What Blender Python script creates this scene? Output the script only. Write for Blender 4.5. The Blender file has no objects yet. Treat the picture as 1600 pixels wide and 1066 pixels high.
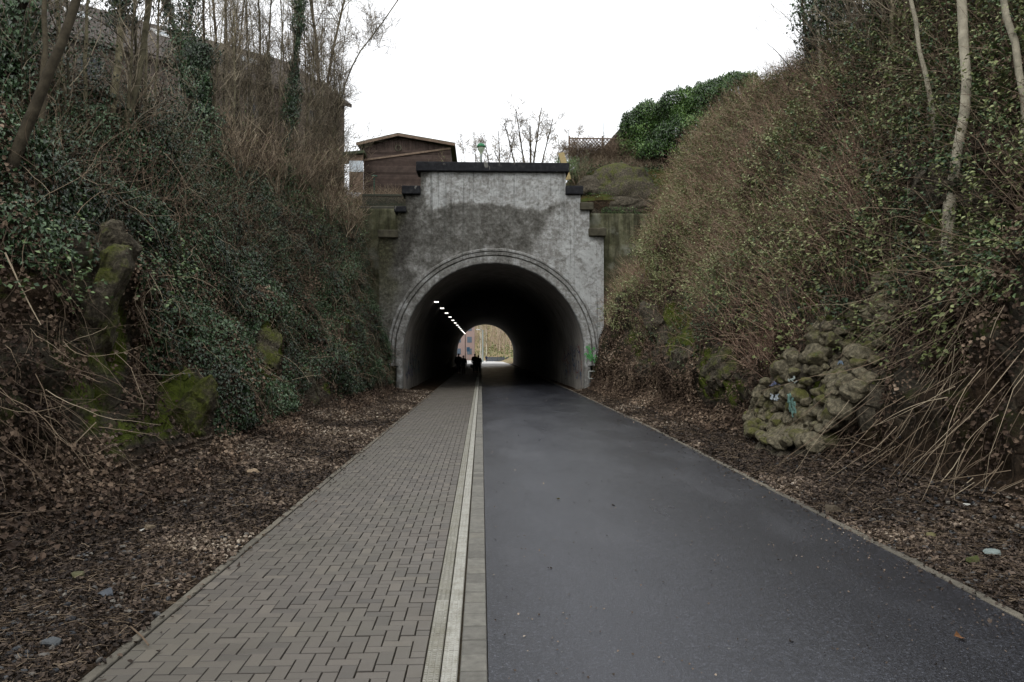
import bpy, math, random
import numpy as np
# ---------------------------------------------------------------- camera, world, sun, exposure
scene = bpy.context.scene
FPX = 1244.0; CAMZ = 1.9; YAW = math.atan(48 / FPX); PIT = math.atan(17 / FPX)
cam_data = bpy.data.cameras.new("camera"); cam = bpy.data.objects.new("camera", cam_data)
scene.collection.objects.link(cam)
cam.location = (0, 0, CAMZ); cam.rotation_euler = (math.radians(90) + PIT, 0, -YAW)
cam_data.sensor_width = 36.0; cam_data.lens = 36.0 * FPX / 1600.0
cam_data.clip_start = 0.05; cam_data.clip_end = 3000
scene.camera = cam

world = bpy.data.worlds.new("World"); scene.world = world; world.use_nodes = True
wn = world.node_tree.nodes; wl = world.node_tree.links; wn.clear()
sky = wn.new('ShaderNodeTexSky'); sky.sky_type = 'NISHITA'; sky.sun_disc = False
sky.sun_elevation = math.radians(48); sky.sun_rotation = math.radians(200)
sky.air_density = 1.0; sky.dust_density = 3.0
hsv = wn.new('ShaderNodeHueSaturation'); hsv.inputs['Saturation'].default_value = 0.15
mixw = wn.new('ShaderNodeMix'); mixw.data_type = 'RGBA'; mixw.inputs[0].default_value = 0.55
mixw.inputs[7].default_value = (13.4, 13.6, 13.9, 1)      # even cloud deck
bg = wn.new('ShaderNodeBackground'); bg.inputs['Strength'].default_value = 0.13
wo = wn.new('ShaderNodeOutputWorld')
wl.new(sky.outputs[0], hsv.inputs['Color']); wl.new(hsv.outputs[0], mixw.inputs[6])
wl.new(mixw.outputs[2], bg.inputs['Color']); wl.new(bg.outputs[0], wo.inputs['Surface'])
sd = bpy.data.lights.new("sun", 'SUN'); sd.energy = 0.6; sd.angle = math.radians(25); sd.color = (1, .97, .93)
sun = bpy.data.objects.new("sun", sd); scene.collection.objects.link(sun)
sun.rotation_euler = (math.radians(42), 0, math.radians(-20))
scene.view_settings.view_transform = 'Standard'; scene.view_settings.look = 'None'
scene.view_settings.exposure = 0.34; scene.view_settings.gamma = 1
scene.cycles.max_bounces = 5; scene.cycles.diffuse_bounces = 4; scene.cycles.glossy_bounces = 2
scene.cycles.transparent_max_bounces = 4
rng = np.random.default_rng(7); random.seed(7)

# ---------------------------------------------------------------- helpers
_cy, _sy = math.cos(-YAW), math.sin(-YAW); _cp, _sp = math.cos(PIT), math.sin(PIT)
def P(px, py, Y):
    """world point on the plane y=Y seen at photo pixel (px,py)"""
    x = (px - 800) / FPX; z = (533 - py) / FPX; y = 1.0
    y, z = y * _cp - z * _sp, y * _sp + z * _cp
    x, y = x * _cy - y * _sy, x * _sy + y * _cy
    k = Y / y
    return np.array((x * k, Y, CAMZ + z * k))
def project(p):
    p = np.atleast_2d(p)
    x, y, z = p[:, 0], p[:, 1], p[:, 2] - CAMZ
    x, y = x * _cy + y * _sy, -x * _sy + y * _cy
    y, z = y * _cp + z * _sp, -y * _sp + z * _cp
    y = np.where(y > .05, y, .05)
    return 800 + FPX * x / y, 533 - FPX * z / y, y

def _hash(ix, iy, iz, seed):
    h = (ix.astype(np.uint32) * np.uint32(374761393) + iy.astype(np.uint32) * np.uint32(668265263)
         + iz.astype(np.uint32) * np.uint32(2147483647) + np.uint32(seed * 974634777 & 0xffffffff))
    h = (h ^ (h >> np.uint32(13))) * np.uint32(1274126177)
    h = h ^ (h >> np.uint32(16)); h = h * np.uint32(2246822519); h ^= h >> np.uint32(15)
    return (h & np.uint32(0xffffff)).astype(np.float64) / 16777215.0
def vnoise(p, freq=1.0, seed=0):
    q = np.asarray(p, float) * freq + 1000.0; i = np.floor(q).astype(np.int64); f = q - i; f = f * f * (3 - 2 * f)
    r = 0
    for dx in (0, 1):
        for dy in (0, 1):
            for dz in (0, 1):
                w = (f[..., 0] if dx else 1 - f[..., 0]) * (f[..., 1] if dy else 1 - f[..., 1]) * (f[..., 2] if dz else 1 - f[..., 2])
                r = r + w * _hash(i[..., 0] + dx, i[..., 1] + dy, i[..., 2] + dz, seed)
    return r
def fbm(p, freq=1.0, octv=4, seed=0):
    r = 0; a = .5; t = 0
    for k in range(octv):
        r = r + a * vnoise(p, freq * 2 ** k, seed + k); t += a; a *= .5
    return r / t
def sstep(a, b, x):
    t = np.clip((x - a) / (b - a), 0, 1); return t * t * (3 - 2 * t)
def nrm(v):
    return v / np.maximum(np.linalg.norm(v, axis=-1, keepdims=True), 1e-9)

def tag(o, label=None, cat=None, group=None, kind=None):
    if label: o['label'] = label
    if cat: o['category'] = cat
    if group: o['group'] = group
    if kind: o['kind'] = kind
    return o
def build(name, V, faces, mat, parent=None, smooth=False, attrs=None, mats=None, midx=None):
    """V (n,3); faces: array (m,k) or list of such arrays (different k). attrs: dict name->(n,) float"""
    V = np.asarray(V, np.float32)
    if isinstance(faces, np.ndarray): faces = [faces]
    faces = [np.asarray(f, np.int32) for f in faces if len(f)]
    me = bpy.data.meshes.new(name)
    me.vertices.add(len(V)); me.vertices.foreach_set('co', V.ravel())
    nl = sum(f.size for f in faces); nf = sum(len(f) for f in faces)
    me.loops.add(nl); me.polygons.add(nf)
    me.loops.foreach_set('vertex_index', np.concatenate([f.ravel() for f in faces]))
    sizes = np.concatenate([np.full(len(f), f.shape[1], np.int32) for f in faces])
    starts = np.concatenate([[0], np.cumsum(sizes)[:-1]]).astype(np.int32)
    me.polygons.foreach_set('loop_start', starts)
    me.polygons.foreach_set('loop_total', sizes)
    me.polygons.foreach_set('use_smooth', np.full(nf, smooth))
    if midx is not None: me.polygons.foreach_set('material_index', np.asarray(midx, np.int32))
    me.update(calc_edges=True)
    if attrs:
        for k, a in attrs.items():
            at = me.attributes.new(k, 'FLOAT', 'POINT'); at.data.foreach_set('value', np.asarray(a, np.float32))
    for m in (mats or [mat]): me.materials.append(m)
    o = bpy.data.objects.new(name, me); scene.collection.objects.link(o)
    if parent is not None: o.parent = parent
    return o
def empty(name, loc=(0, 0, 0), rz=0):
    o = bpy.data.objects.new(name, None); scene.collection.objects.link(o)
    o.location = tuple(loc); o.rotation_euler = (0, 0, rz); o.empty_display_size = .2
    return o
class MB:
    """collects shapes into one mesh"""
    def __init__(s): s.V = []; s.F = {}; s.A = []; s.n = 0
    def add(s, V, faces, rnd=0.5):
        V = np.asarray(V, float)
        if isinstance(faces, np.ndarray): faces = [faces]
        for f in faces:
            f = np.asarray(f); s.F.setdefault(f.shape[1], []).append(f + s.n)
        s.V.append(V); s.A.append(np.broadcast_to(rnd, (len(V),)).astype(float)); s.n += len(V); return s
    def box(s, c, size, rz=0, bev=0.0, rnd=.5, tilt=(0, 0)):
        hx, hy, hz = [d / 2 for d in size]; b = min(bev, hx * .9, hy * .9, hz * .9)
        vs = []
        for sx in (-1, 1):
            for sy in (-1, 1):
                for sz in (-1, 1):
                    vs += [(sx * hx, sy * (hy - b), sz * (hz - b)), (sx * (hx - b), sy * hy, sz * (hz - b)), (sx * (hx - b), sy * (hy - b), sz * hz)]
        V = np.array(vs)
        def c8(x, y, z): return ((x * 2 + y) * 2 + z) * 3
        q = []; t = []
        if b > 0:
            for a in (0, 1):
                q.append([c8(a, 0, 0), c8(a, 1, 0), c8(a, 1, 1), c8(a, 0, 1)] if a else [c8(0, 0, 0), c8(0, 0, 1), c8(0, 1, 1), c8(0, 1, 0)])
                q.append([v + 1 for v in ([c8(0, a, 0), c8(0, a, 1), c8(1, a, 1), c8(1, a, 0)] if a else [c8(0, 0, 0), c8(1, 0, 0), c8(1, 0, 1), c8(0, 0, 1)])])
                q.append([v + 2 for v in ([c8(0, 0, a), c8(1, 0, a), c8(1, 1, a), c8(0, 1, a)] if a else [c8(0, 0, 0), c8(0, 1, 0), c8(1, 1, 0), c8(1, 0, 0)])])
            for i in (0, 1):
                for j in (0, 1):
                    q.append([c8(i, j, 0), c8(i, j, 1), c8(i, j, 1) + 1, c8(i, j, 0) + 1])
                    q.append([c8(i, 0, j), c8(i, 1, j), c8(i, 1, j) + 2, c8(i, 0, j) + 2])
                    q.append([c8(0, i, j) + 1, c8(1, i, j) + 1, c8(1, i, j) + 2, c8(0, i, j) + 2])
                    for k in (0, 1):
                        a = c8(i, j, k); t.append([a, a + 1, a + 2])
        else:
            V = np.array([(x * hx, y * hy, z * hz) for x in (-1, 1) for y in (-1, 1) for z in (-1, 1)])
            q = [[0, 1, 3, 2], [4, 6, 7, 5], [0, 4, 5, 1], [2, 3, 7, 6], [0, 2, 6, 4], [1, 5, 7, 3]]
        if tilt[0]:
            ca, sa = math.cos(tilt[0]), math.sin(tilt[0]); V = V @ np.array([[1, 0, 0], [0, ca, sa], [0, -sa, ca]])
        if tilt[1]:
            ca, sa = math.cos(tilt[1]), math.sin(tilt[1]); V = V @ np.array([[ca, 0, -sa], [0, 1, 0], [sa, 0, ca]])
        if rz:
            ca, sa = math.cos(rz), math.sin(rz); V = V @ np.array([[ca, sa, 0], [-sa, ca, 0], [0, 0, 1]])
        F = [np.array(q)] + ([np.array(t)] if t else [])
        return s.add(V + np.asarray(c, float), F, rnd)
    def tube(s, pts, r, m=6, rnd=.5):
        V, F, _ = tubes(np.asarray(pts, float)[None], np.broadcast_to(np.asarray(r, float), (len(pts),))[None], m, cap=True)
        return s.add(V, F, rnd)
    def beam(s, a, b, w, h, rnd=.5):
        """rectangular bar from a to b"""
        a = np.asarray(a, float); b = np.asarray(b, float); d = nrm(b - a)
        up = np.array((0, 0, 1.)) if abs(d[2]) < .95 else np.array((0, 1., 0))
        sx = nrm(np.cross(d, up)); sz = np.cross(sx, d)
        V = [p + sx * w / 2 * i + sz * h / 2 * j for p in (a, b) for i, j in ((-1, -1), (1, -1), (1, 1), (-1, 1))]
        return s.add(V, np.array([[0, 1, 2, 3], [7, 6, 5, 4], [0, 4, 5, 1], [1, 5, 6, 2], [2, 6, 7, 3], [3, 7, 4, 0]]), rnd)
    def lathe(s, c, prof, m=16, rnd=.5):
        prof = np.asarray(prof, float); a = np.linspace(0, 2 * np.pi, m, endpoint=False)
        V = np.stack([prof[:, None, 0] * np.cos(a), prof[:, None, 0] * np.sin(a), np.repeat(prof[:, None, 1], m, 1)], -1).reshape(-1, 3) + np.asarray(c, float)
        i = np.arange(len(prof) - 1)[:, None] * m; j = np.arange(m)[None]; k = (j + 1) % m
        F = np.stack([i + j, i + k, i + m + k, i + m + j], -1).reshape(-1, 4)
        return s.add(V, F, rnd)
    def prism(s, poly, y0, y1, rnd=.5):
        """polygon in x,z extruded along y"""
        n = len(poly); V = [(x, y0, z) for x, z in poly] + [(x, y1, z) for x, z in poly]
        F = [np.array([list(range(n))]), np.array([list(range(2 * n - 1, n - 1, -1))])]
        F.append(np.array([[i, i + n, (i + 1) % n + n, (i + 1) % n] for i in range(n)]))
        return s.add(V, F, rnd)
    def out(s, name, mat, parent=None, smooth=False):
        return build(name, np.concatenate(s.V), [np.concatenate(v) for v in s.F.values()], mat, parent, smooth, {'rnd': np.concatenate(s.A)})

def tubes(Pn, R, m=3, cap=False):
    """Pn (N,K,3) polylines, R (N,K) radii -> V, F, owner index per vertex"""
    N, K, _ = Pn.shape
    T = np.empty_like(Pn); T[:, 1:-1] = Pn[:, 2:] - Pn[:, :-2]; T[:, 0] = Pn[:, 1] - Pn[:, 0]; T[:, -1] = Pn[:, -1] - Pn[:, -2]
    T = nrm(T)
    ref = np.where(np.abs(T[:, :1, 2:3]) < .8, np.array([0, 0, 1.]), np.array([1., 0, 0]))
    ref = np.broadcast_to(ref, T.shape)
    U = nrm(np.cross(T, ref)); W = np.cross(T, U)
    a = np.arange(m) * 2 * np.pi / m
    V = Pn[:, :, None] + R[:, :, None, None] * (U[:, :, None] * np.cos(a)[None, None, :, None] + W[:, :, None] * np.sin(a)[None, None, :, None])
    base = (np.arange(N) * K * m)[:, None, None]; k = (np.arange(K - 1) * m)[None, :, None]; j = np.arange(m)[None, None]; j2 = (j + 1) % m
    F = np.stack(np.broadcast_arrays(base + k + j, base + k + j2, base + k + m + j2, base + k + m + j), -1).reshape(-1, 4)
    Fl = [F]
    if cap:
        b = np.arange(N)[:, None] * K * m
        Fl += [b + np.arange(m)[None, ::-1], b + (K - 1) * m + np.arange(m)[None]]
        Fl = [F] + ([np.concatenate(Fl[1:])] )
    return V.reshape(-1, 3), Fl, np.repeat(np.arange(N), K * m)

def leaves(C, Nn, size, dirv=None, kind='ivy', spread=.5, wide=.5, fold=.25):
    """leaf meshes at centres C with normals Nn; dirv = direction the tip points"""
    n = len(C)
    Nn = nrm(Nn + rng.normal(0, spread, (n, 3)))
    if dirv is None: dirv = rng.normal(0, 1, (n, 3))
    D = dirv - (dirv * Nn).sum(-1, keepdims=True) * Nn
    D = nrm(D + rng.normal(0, .25, (n, 3)) * (kind != 'straight')); S = nrm(np.cross(D, Nn)); Nn = np.cross(S, D)
    if kind == 'ivy':      # lobed: base, side, shoulder, tip
        o = np.array([(0, -.45, 0), (wide, -.30, fold), (wide * .55, .10, fold * .5), (0, .62, 0), (-wide * .55, .10, fold * .5), (-wide, -.30, fold)])
        f = np.array([[0, 1, 2, 3], [0, 3, 4, 5]])
    elif kind == 'curl':   # dead leaf
        o = np.array([(0, -.55, .05), (wide, -.15, fold), (wide * .7, .30, fold * 1.3), (0, .55, .1), (-wide * .7, .30, fold * .7), (-wide, -.15, fold * 1.5)])
        f = np.array([[0, 1, 2, 3], [0, 3, 4, 5]])
    else:                  # plain oval leaf
        o = np.array([(0, -.5, 0), (wide, 0, fold), (0, .55, -.05), (-wide, 0, fold)])
        f = np.array([[0, 1, 2], [0, 2, 3]])
    k = len(o); sz = np.broadcast_to(size, (n,))[:, None, None]
    oj = o[None] * (1 + rng.normal(0, .12, (n, k, 1)))
    V = C[:, None] + sz * (oj[..., 0:1] * S[:, None] + oj[..., 1:2] * D[:, None] + oj[..., 2:3] * Nn[:, None])
    F = (np.arange(n)[:, None, None] * k + f[None]).reshape(-1, f.shape[1])
    return V.reshape(-1, 3), F, np.repeat(np.arange(n), k)

# ---------------------------------------------------------------- materials
def rgb(h, k=1.0):
    h = h.lstrip('#'); c = [int(h[i:i + 2], 16) / 255 for i in (0, 2, 4)]
    return tuple((v / 12.92 if v <= .04045 else ((v + .055) / 1.055) ** 2.4) * k for v in c) + (1,)
def newmat(name, rough=.8, spec=.3):
    m = bpy.data.materials.new(name); m.use_nodes = True; nt = m.node_tree
    b = nt.nodes['Principled BSDF']; b.inputs['Roughness'].default_value = rough
    b.inputs['Specular IOR Level'].default_value = spec
    return m, nt, b
def ramp(nt, stops, src, interp='LINEAR'):
    r = nt.nodes.new('ShaderNodeValToRGB'); e = r.color_ramp.elements; r.color_ramp.interpolation = interp
    while len(e) > 1: e.remove(e[-1])
    e[0].position = stops[0][0]; e[0].color = stops[0][1]
    for p, c in stops[1:]:
        x = e.new(p); x.color = c
    nt.links.new(src, r.inputs[0]); return r.outputs[0]
def noise(nt, scale, detail=4, rough=.6, coord=None, dist=0, stretch=None):
    n = nt.nodes.new('ShaderNodeTexNoise'); n.inputs['Scale'].default_value = scale
    n.inputs['Detail'].default_value = detail; n.inputs['Roughness'].default_value = rough; n.inputs['Distortion'].default_value = dist
    if coord is None:
        g = nt.nodes.new('ShaderNodeNewGeometry'); coord = g.outputs['Position']
    if stretch:
        v = nt.nodes.new('ShaderNodeVectorMath'); v.operation = 'MULTIPLY'; v.inputs[1].default_value = stretch
        nt.links.new(coord, v.inputs[0]); coord = v.outputs[0]
    nt.links.new(coord, n.inputs['Vector']); return n.outputs['Fac']
def mix(nt, fac, a, b, mode='MIX'):
    m = nt.nodes.new('ShaderNodeMix'); m.data_type = 'RGBA'; m.blend_type = mode
    for s, v in ((m.inputs[0], fac), (m.inputs[6], a), (m.inputs[7], b)):
        if hasattr(v, 'is_linked'): nt.links.new(v, s)
        else: s.default_value = v
    return m.outputs[2]
def math_(nt, op, a, b=0.0, c=None):
    m = nt.nodes.new('ShaderNodeMath'); m.operation = op
    for s, v in zip(m.inputs, (a, b) if c is None else (a, b, c)):
        if hasattr(v, 'is_linked'): nt.links.new(v, s)
        else: s.default_value = v
    return m.outputs[0]
def mrange(nt, v, a, b, lo=0., hi=1.):
    m = nt.nodes.new('ShaderNodeMapRange'); m.inputs[1].default_value = a; m.inputs[2].default_value = b
    m.inputs[3].default_value = lo; m.inputs[4].default_value = hi; nt.links.new(v, m.inputs[0]); return m.outputs[0]
def attr(nt, name):
    a = nt.nodes.new('ShaderNodeAttribute'); a.attribute_name = name; return a.outputs['Fac']
def bump(nt, b, h, strength=.5, dist=.02):
    n = nt.nodes.new('ShaderNodeBump'); n.inputs['Strength'].default_value = strength; n.inputs['Distance'].default_value = dist
    nt.links.new(h, n.inputs['Height']); nt.links.new(n.outputs[0], b.inputs['Normal'])
def M_rnd(name, cols, rough=.8, spec=.3, bscale=None, vary=.25, nscale=None):
    """colour picked per piece by the rnd attribute, broken up by noise"""
    m, nt, b = newmat(name, rough, spec)
    n = len(cols); c = ramp(nt, [(i / max(n - 1, 1), rgb(x) if isinstance(x, str) else x) for i, x in enumerate(cols)], attr(nt, 'rnd'))
    if nscale:
        f = noise(nt, nscale, 5); g = mrange(nt, f, .3, .7, 1 - vary, 1 + vary)
        c = mix(nt, 1.0, c, ramp(nt, [(0, (1 - vary,) * 3 + (1,)), (1, (1 + vary,) * 3 + (1,))], mrange(nt, f, .3, .7)), 'MULTIPLY')
        if bscale: bump(nt, b, noise(nt, bscale, 6), .6, .02)
    nt.links.new(c, b.inputs['Base Color']); return m
# ================================================================ GROUND, PATH, ROAD
YP = 38.7; XC = 0.62; RT = 4.4; ZS = 1.8; YE = 125.5     # portal plane, tunnel axis, radius, springing height, far mouth

def road_edge(Y):   # right edge of the asphalt
    return np.interp(Y, [-20, 5, 12, 20, 39, 125, 160, 230], [3.85, 3.9, 4.1, 4.32, 4.5, 4.45, 3.2, 0])
XL = -2.32          # left edge of the brick path

# soil ground sheet
m_soil, nt, b = newmat('soil', .95, .1)
f1 = noise(nt, 3, 6, .65); f2 = noise(nt, 22, 5, .7)
c = ramp(nt, [(.3, rgb('#2c241d')), (.5, rgb('#43372c')), (.7, rgb('#584b3d'))], f1)
c = mix(nt, .5, c, ramp(nt, [(.3, rgb('#1c1713')), (.55, rgb('#4a3c30')), (.75, rgb('#7b6a58'))], f2))
nt.links.new(c, b.inputs['Base Color']); bump(nt, b, f2, 1.0, .05)
g = MB(); n = 40
xs = np.concatenate([[-900, -200, -60], np.linspace(-12, 12, 13), [60, 200, 900]]); ys = np.concatenate([[-600, -100], np.linspace(-20, 240, 27), [500, 2500]])
X, Y = np.meshgrid(xs, ys); V = np.stack([X.ravel(), Y.ravel(), np.full(X.size, -.05)], -1)
i = np.arange(len(ys) - 1)[:, None] * len(xs); j = np.arange(len(xs) - 1)[None]
F = np.stack([i + j, i + j + 1, i + j + 1 + len(xs), i + j + len(xs)], -1).reshape(-1, 4)
tag(build('ground', V, F, m_soil), kind='structure')

# herringbone brick path : every brick a bevelled block in one mesh
m_brick, nt, b = newmat('paving_brick', .62, .4)
r_ = attr(nt, 'rnd')
c = ramp(nt, [(0, rgb('#55514c')), (.35, rgb('#5f5a53')), (.7, rgb('#68625a')), (1, rgb('#726b61'))], r_)
c = mix(nt, mrange(nt, noise(nt, .7, 4), .42, .68, 0, .5), c, rgb('#605d50'))
c = mix(nt, mrange(nt, noise(nt, 190, 3), .35, .7, 0, .35), c, rgb('#47433e'))
c = mix(nt, mrange(nt, r_, -1.5, -.05, 1, 0), c, rgb('#39342e'))
c = mix(nt, mrange(nt, noise(nt, 30, 5, .7), .56, .74, 0, .35), c, rgb('#4c483d'))
nt.links.new(c, b.inputs['Base Color']); bump(nt, b, noise(nt, 260, 3), .25, .003)
nt.links.new(mrange(nt, noise(nt, 1.6, 4), .35, .65, .40, .62), b.inputs['Roughness'])
m_joint, nt, b = newmat('joint_sand', .95, .1)
nt.links.new(ramp(nt, [(.3, rgb('#25211c')), (.7, rgb('#453d2f'))], noise(nt, 40, 4)), b.inputs['Base Color'])

def blocks(cx, cy, sx, sy, top=0.0, gap=.005, bev=.004, depth=.03, jit=.0012):
    n = len(cx); zj = top + rng.normal(0, jit, n); tx = rng.normal(0, .004, n); ty = rng.normal(0, .004, n)
    o = []
    for (ins, dz) in ((gap / 2, -depth), (gap / 2, -bev), (gap / 2 + bev, 0)):
        for (ux, uy) in ((-1, -1), (1, -1), (1, 1), (-1, 1)):
            lx = ux * (sx / 2 - ins); ly = uy * (sy / 2 - ins)
            o.append(np.stack([cx + lx, cy + ly, zj + dz + lx * tx + ly * ty], -1))
    V = np.stack(o, 1).reshape(-1, 3)
    f = []
    for l in (0, 4):
        for k in range(4): f.append([l + k, l + (k + 1) % 4, l + 4 + (k + 1) % 4, l + 4 + k])
    f.append([8, 9, 10, 11]); f = np.array(f)
    A = np.repeat(np.clip(rng.normal(.5, .22, n), 0, 1), 12).reshape(-1, 12); A[:, :8] -= 4.0
    return V, (np.arange(n)[:, None, None] * 12 + f[None]).reshape(-1, 4), A.ravel()
x0, x1 = XL + .085, -.345; ncol = 19; cell = (x1 - x0) / ncol
y0 = 3.2; nrow = int((128 - y0) / cell)
ci, cj = np.meshgrid(np.arange(ncol), np.arange(nrow)); ci = ci.ravel(); cj = cj.ravel(); cl = (ci - cj) % 4
H = (cl == 0) & (ci < ncol - 1); Vv = (cl == 3)
half = ((cl == 0) & (ci == ncol - 1)) | ((cl == 1) & (ci == 0))
cxs = np.concatenate([ci[H] + 1.0, ci[Vv] + .5, ci[half] + .5]); cys = np.concatenate([cj[H] + .5, cj[Vv] + 1.0, cj[half] + .5])
sx = np.concatenate([np.full(H.sum(), 2.), np.full(Vv.sum(), 1.), np.full(half.sum(), 1.)]) * cell
sy = np.concatenate([np.full(H.sum(), 1.), np.full(Vv.sum(), 2.), np.full(half.sum(), 1.)]) * cell
V, F, A = blocks(x0 + cxs * cell, y0 + cys * cell, sx, sy, gap=.004, bev=.0042, jit=.0018)
path = tag(empty('brick_path', (0, 0, 0)), kind='structure')
build('paving', V, F, m_brick, path, attrs={'rnd': A})
jb = MB(); jb.add([(XL - .02, -20, -.018), (.04, -20, -.018), (.04, 128, -.018), (XL - .02, 128, -.018)], np.array([[0, 1, 2, 3]])); jb.out('joint_bed', m_joint, path)
# edging stones on the left, tactile strips and kerb stones
ny = int(124 / 1.0)
V, F, A = blocks(np.full(ny, XL + .04), y0 + (np.arange(ny) + .5), .08, 1.0, .008, .006, .006, .08)
m_edge = M_rnd('edging_stone', ['#5c584f', '#6b665b', '#777164'], .8, .3, 120, .25, 9)
build('edging', V, F, m_edge, path, attrs={'rnd': A})
m_kerb = M_rnd('kerb_stone', ['#66645e', '#716f68', '#7c7a72', '#77746a'], .75, .35, 150, .22, 14)
ly = []; y = y0
while y < 127: l = .26 if rng.random() < .93 else .36; ly.append((y, l)); y += l
ly = np.array(ly)
V, F, A = blocks(np.full(len(ly), -.044), ly[:, 0] + ly[:, 1] / 2, .168, ly[:, 1], .004, .005, .006, .08)
build('kerb', V, F, m_kerb, path, attrs={'rnd': A})
m_tact, nt, b = newmat('tactile_stone', .6, .4)
c = ramp(nt, [(0, rgb('#6f6d62')), (.5, rgb('#8a887e')), (1, rgb('#adaca4'))], attr(nt, 'rnd'))
c = mix(nt, mrange(nt, noise(nt, 5, 5, .7), .45, .7, 0, .6), c, rgb('#6f6b58'))
c = mix(nt, mrange(nt, noise(nt, 90, 4), .45, .75, 0, .4), c, rgb('#5f5b4c'))
nt.links.new(c, b.inputs['Base Color']); bump(nt, b, noise(nt, 120, 4), .4, .004)
tV = []; tF = []; tA = []; off = 0
for cx, dk in ((-.292, .22), (-.188, .62)):
    V, F, A = blocks(np.full(len(ly), cx), ly[:, 0] + ly[:, 1] / 2 + .07, .101, ly[:, 1], .003, .005, .004, .05)
    A = np.clip(np.maximum(A, 0) * .5 + dk, 0, 1); tV.append(V); tF.append(F + off); tA.append(A); off += len(V)
    # transverse ribs with knobbed ends
    ry = np.arange(y0, 60, .034); nR = len(ry)
    for dx, w in ((-.034, .02), (.0, .026), (.034, .02)):
        V, F, A = blocks(np.full(nR, cx + dx), ry, w, .02, .0075, 0, .003, .006, .0006)
        tV.append(V); tF.append(F + off); tA.append(np.clip(np.maximum(A, 0) * .4 + dk + .15, 0, 1)); off += len(V)
build('tactile_strip', np.concatenate(tV), np.concatenate(tF), m_tact, path, attrs={'rnd': np.concatenate(tA)})

# asphalt
m_asph, nt, b = newmat('asphalt', .55, .5)
gcoord = None
agg = noise(nt, 42, 3, .9); agg2 = noise(nt, 120, 2, .8); mid = noise(nt, 1.1, 5, .6, stretch=(1, .35, 1)); big = noise(nt, .35, 4, .6, stretch=(1, .3, 1))
aa = math_(nt, 'ADD', math_(nt, 'MULTIPLY', agg, .6), math_(nt, 'MULTIPLY', agg2, .4))
c = ramp(nt, [(.34, rgb('#020203')), (.46, rgb('#15161a')), (.54, rgb('#2a2c32')), (.61, rgb('#5a5d66')), (.72, rgb('#a0a3ab'))], aa)
gz = nt.nodes.new('ShaderNodeNewGeometry'); sz = nt.nodes.new('ShaderNodeSeparateXYZ'); nt.links.new(gz.outputs['Position'], sz.inputs[0])
gloss_lane = math_(nt, 'MULTIPLY', mrange(nt, math_(nt, 'ADD', sz.outputs[0], math_(nt, 'MULTIPLY', mid, 1.6)), 1.6, 3.6, 1, 0), mrange(nt, sz.outputs[0], 0, .7, .2, 1))   # paler lane: bluish sky gloss put into the colour
c = mix(nt, math_(nt, 'MULTIPLY', gloss_lane, .36), c, rgb('#5f6168'))
c = mix(nt, mrange(nt, big, .38, .62, 0, .35), c, rgb('#222327'))
c = mix(nt, mrange(nt, mid, .52, .72, 0, .22), c, rgb('#5c5d61'))
sp = noise(nt, 26, 2, .5); c = mix(nt, mrange(nt, sp, .74, .78, 0, .6), c, rgb('#8d8c86'))
nt.links.new(c, b.inputs['Base Color']); bump(nt, b, aa, .8, .010)
nt.links.new(mrange(nt, mid, .3, .7, .27, .44), b.inputs['Roughness'])
ys = np.concatenate([np.arange(-20, 127.5, 1.0)]); nx = 14
re_ = road_edge(ys) - .10; t = np.linspace(0, 1, nx)
jl = .043 + 0 * ys
X = jl[:, None] + (re_ - jl)[:, None] * t; Yg = np.repeat(ys[:, None], nx, 1); Z = .003 + .03 * np.sin(np.pi * t)[None] * np.ones_like(X) + .006 * (vnoise(np.stack([X, Yg, 0 * X], -1), .8, 3) - .5)
V = np.stack([X, Yg, Z], -1).reshape(-1, 3); i = np.arange(len(ys) - 1)[:, None] * nx; j = np.arange(nx - 1)[None]
F = np.stack([i + j, i + j + 1, i + j + 1 + nx, i + j + nx], -1).reshape(-1, 4)
tag(build('road', V, F, m_asph, smooth=True), kind='structure')
yy = np.arange(0, 126, 1.0); ex = road_edge(yy + .5)
V, F, A = blocks(ex - .045, yy + .5, .095, 1.0, .004, .006, .006, .08)
ang = np.gradient(ex, 1.0)
tag(build('road_edging', V, F, m_edge, attrs={'rnd': A}), kind='structure')
# surface beyond the tunnel: overexposed daylight painted in as a pale colour
fp = MB(); fp.add([(-14, 126.4, .006), (4.9, 126.4, .006), (5.2, 165, .006), (-20, 205, .006)], np.array([[0, 1, 2, 3]]))
m_far, nt, b = newmat('overlit_paving', .6, .4); nt.links.new(ramp(nt, [(.3, rgb('#b0aeaa')), (.7, rgb('#c9c7c3'))], noise(nt, .8, 5)), b.inputs['Base Color'])
tag(fp.out('pavement', m_far), kind='structure')

# ================================================================ EMBANKMENTS
def profs(side):
    if side < 0:
        A = [(XL - .02, -.01), (-3.5, .06), (-4.6, .3), (-5.2, 1.1), (-5.75, 2.5), (-6.4, 4.0), (-7.4, 5.4), (-9.0, 7.0), (-10.6, 8.8), (-12.2, 9.7), (-15, 10.2), (-60, 11.5)]
        B = [(XL - .02, -.01), (-3.4, .05), (-4.3, .2), (-4.75, 1.2), (-5.1, 2.8), (-5.5, 4.4), (-5.75, 5.8), (-6.0, 7.3), (-6.5, 8.6), (-7.8, 9.3), (-11, 10.2), (-60, 11.5)]
    else:
        A = [(4.0, -.01), (4.9, .08), (5.7, .35), (6.3, 1.5), (6.75, 2.9), (7.2, 4.2), (7.8, 5.7), (8.7, 7.8), (9.6, 9.8), (10.8, 11.0), (14, 11.6), (60, 13)]
        B = [(4.48, -.01), (4.95, .08), (5.4, .3), (5.75, 1.4), (6.05, 2.8), (6.6, 4.2), (7.5, 5.9), (8.4, 7.6), (9.2, 9.6), (10.2, 11.6), (13, 12.8), (60, 14)]
    return np.array(A), np.array(B)
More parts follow.
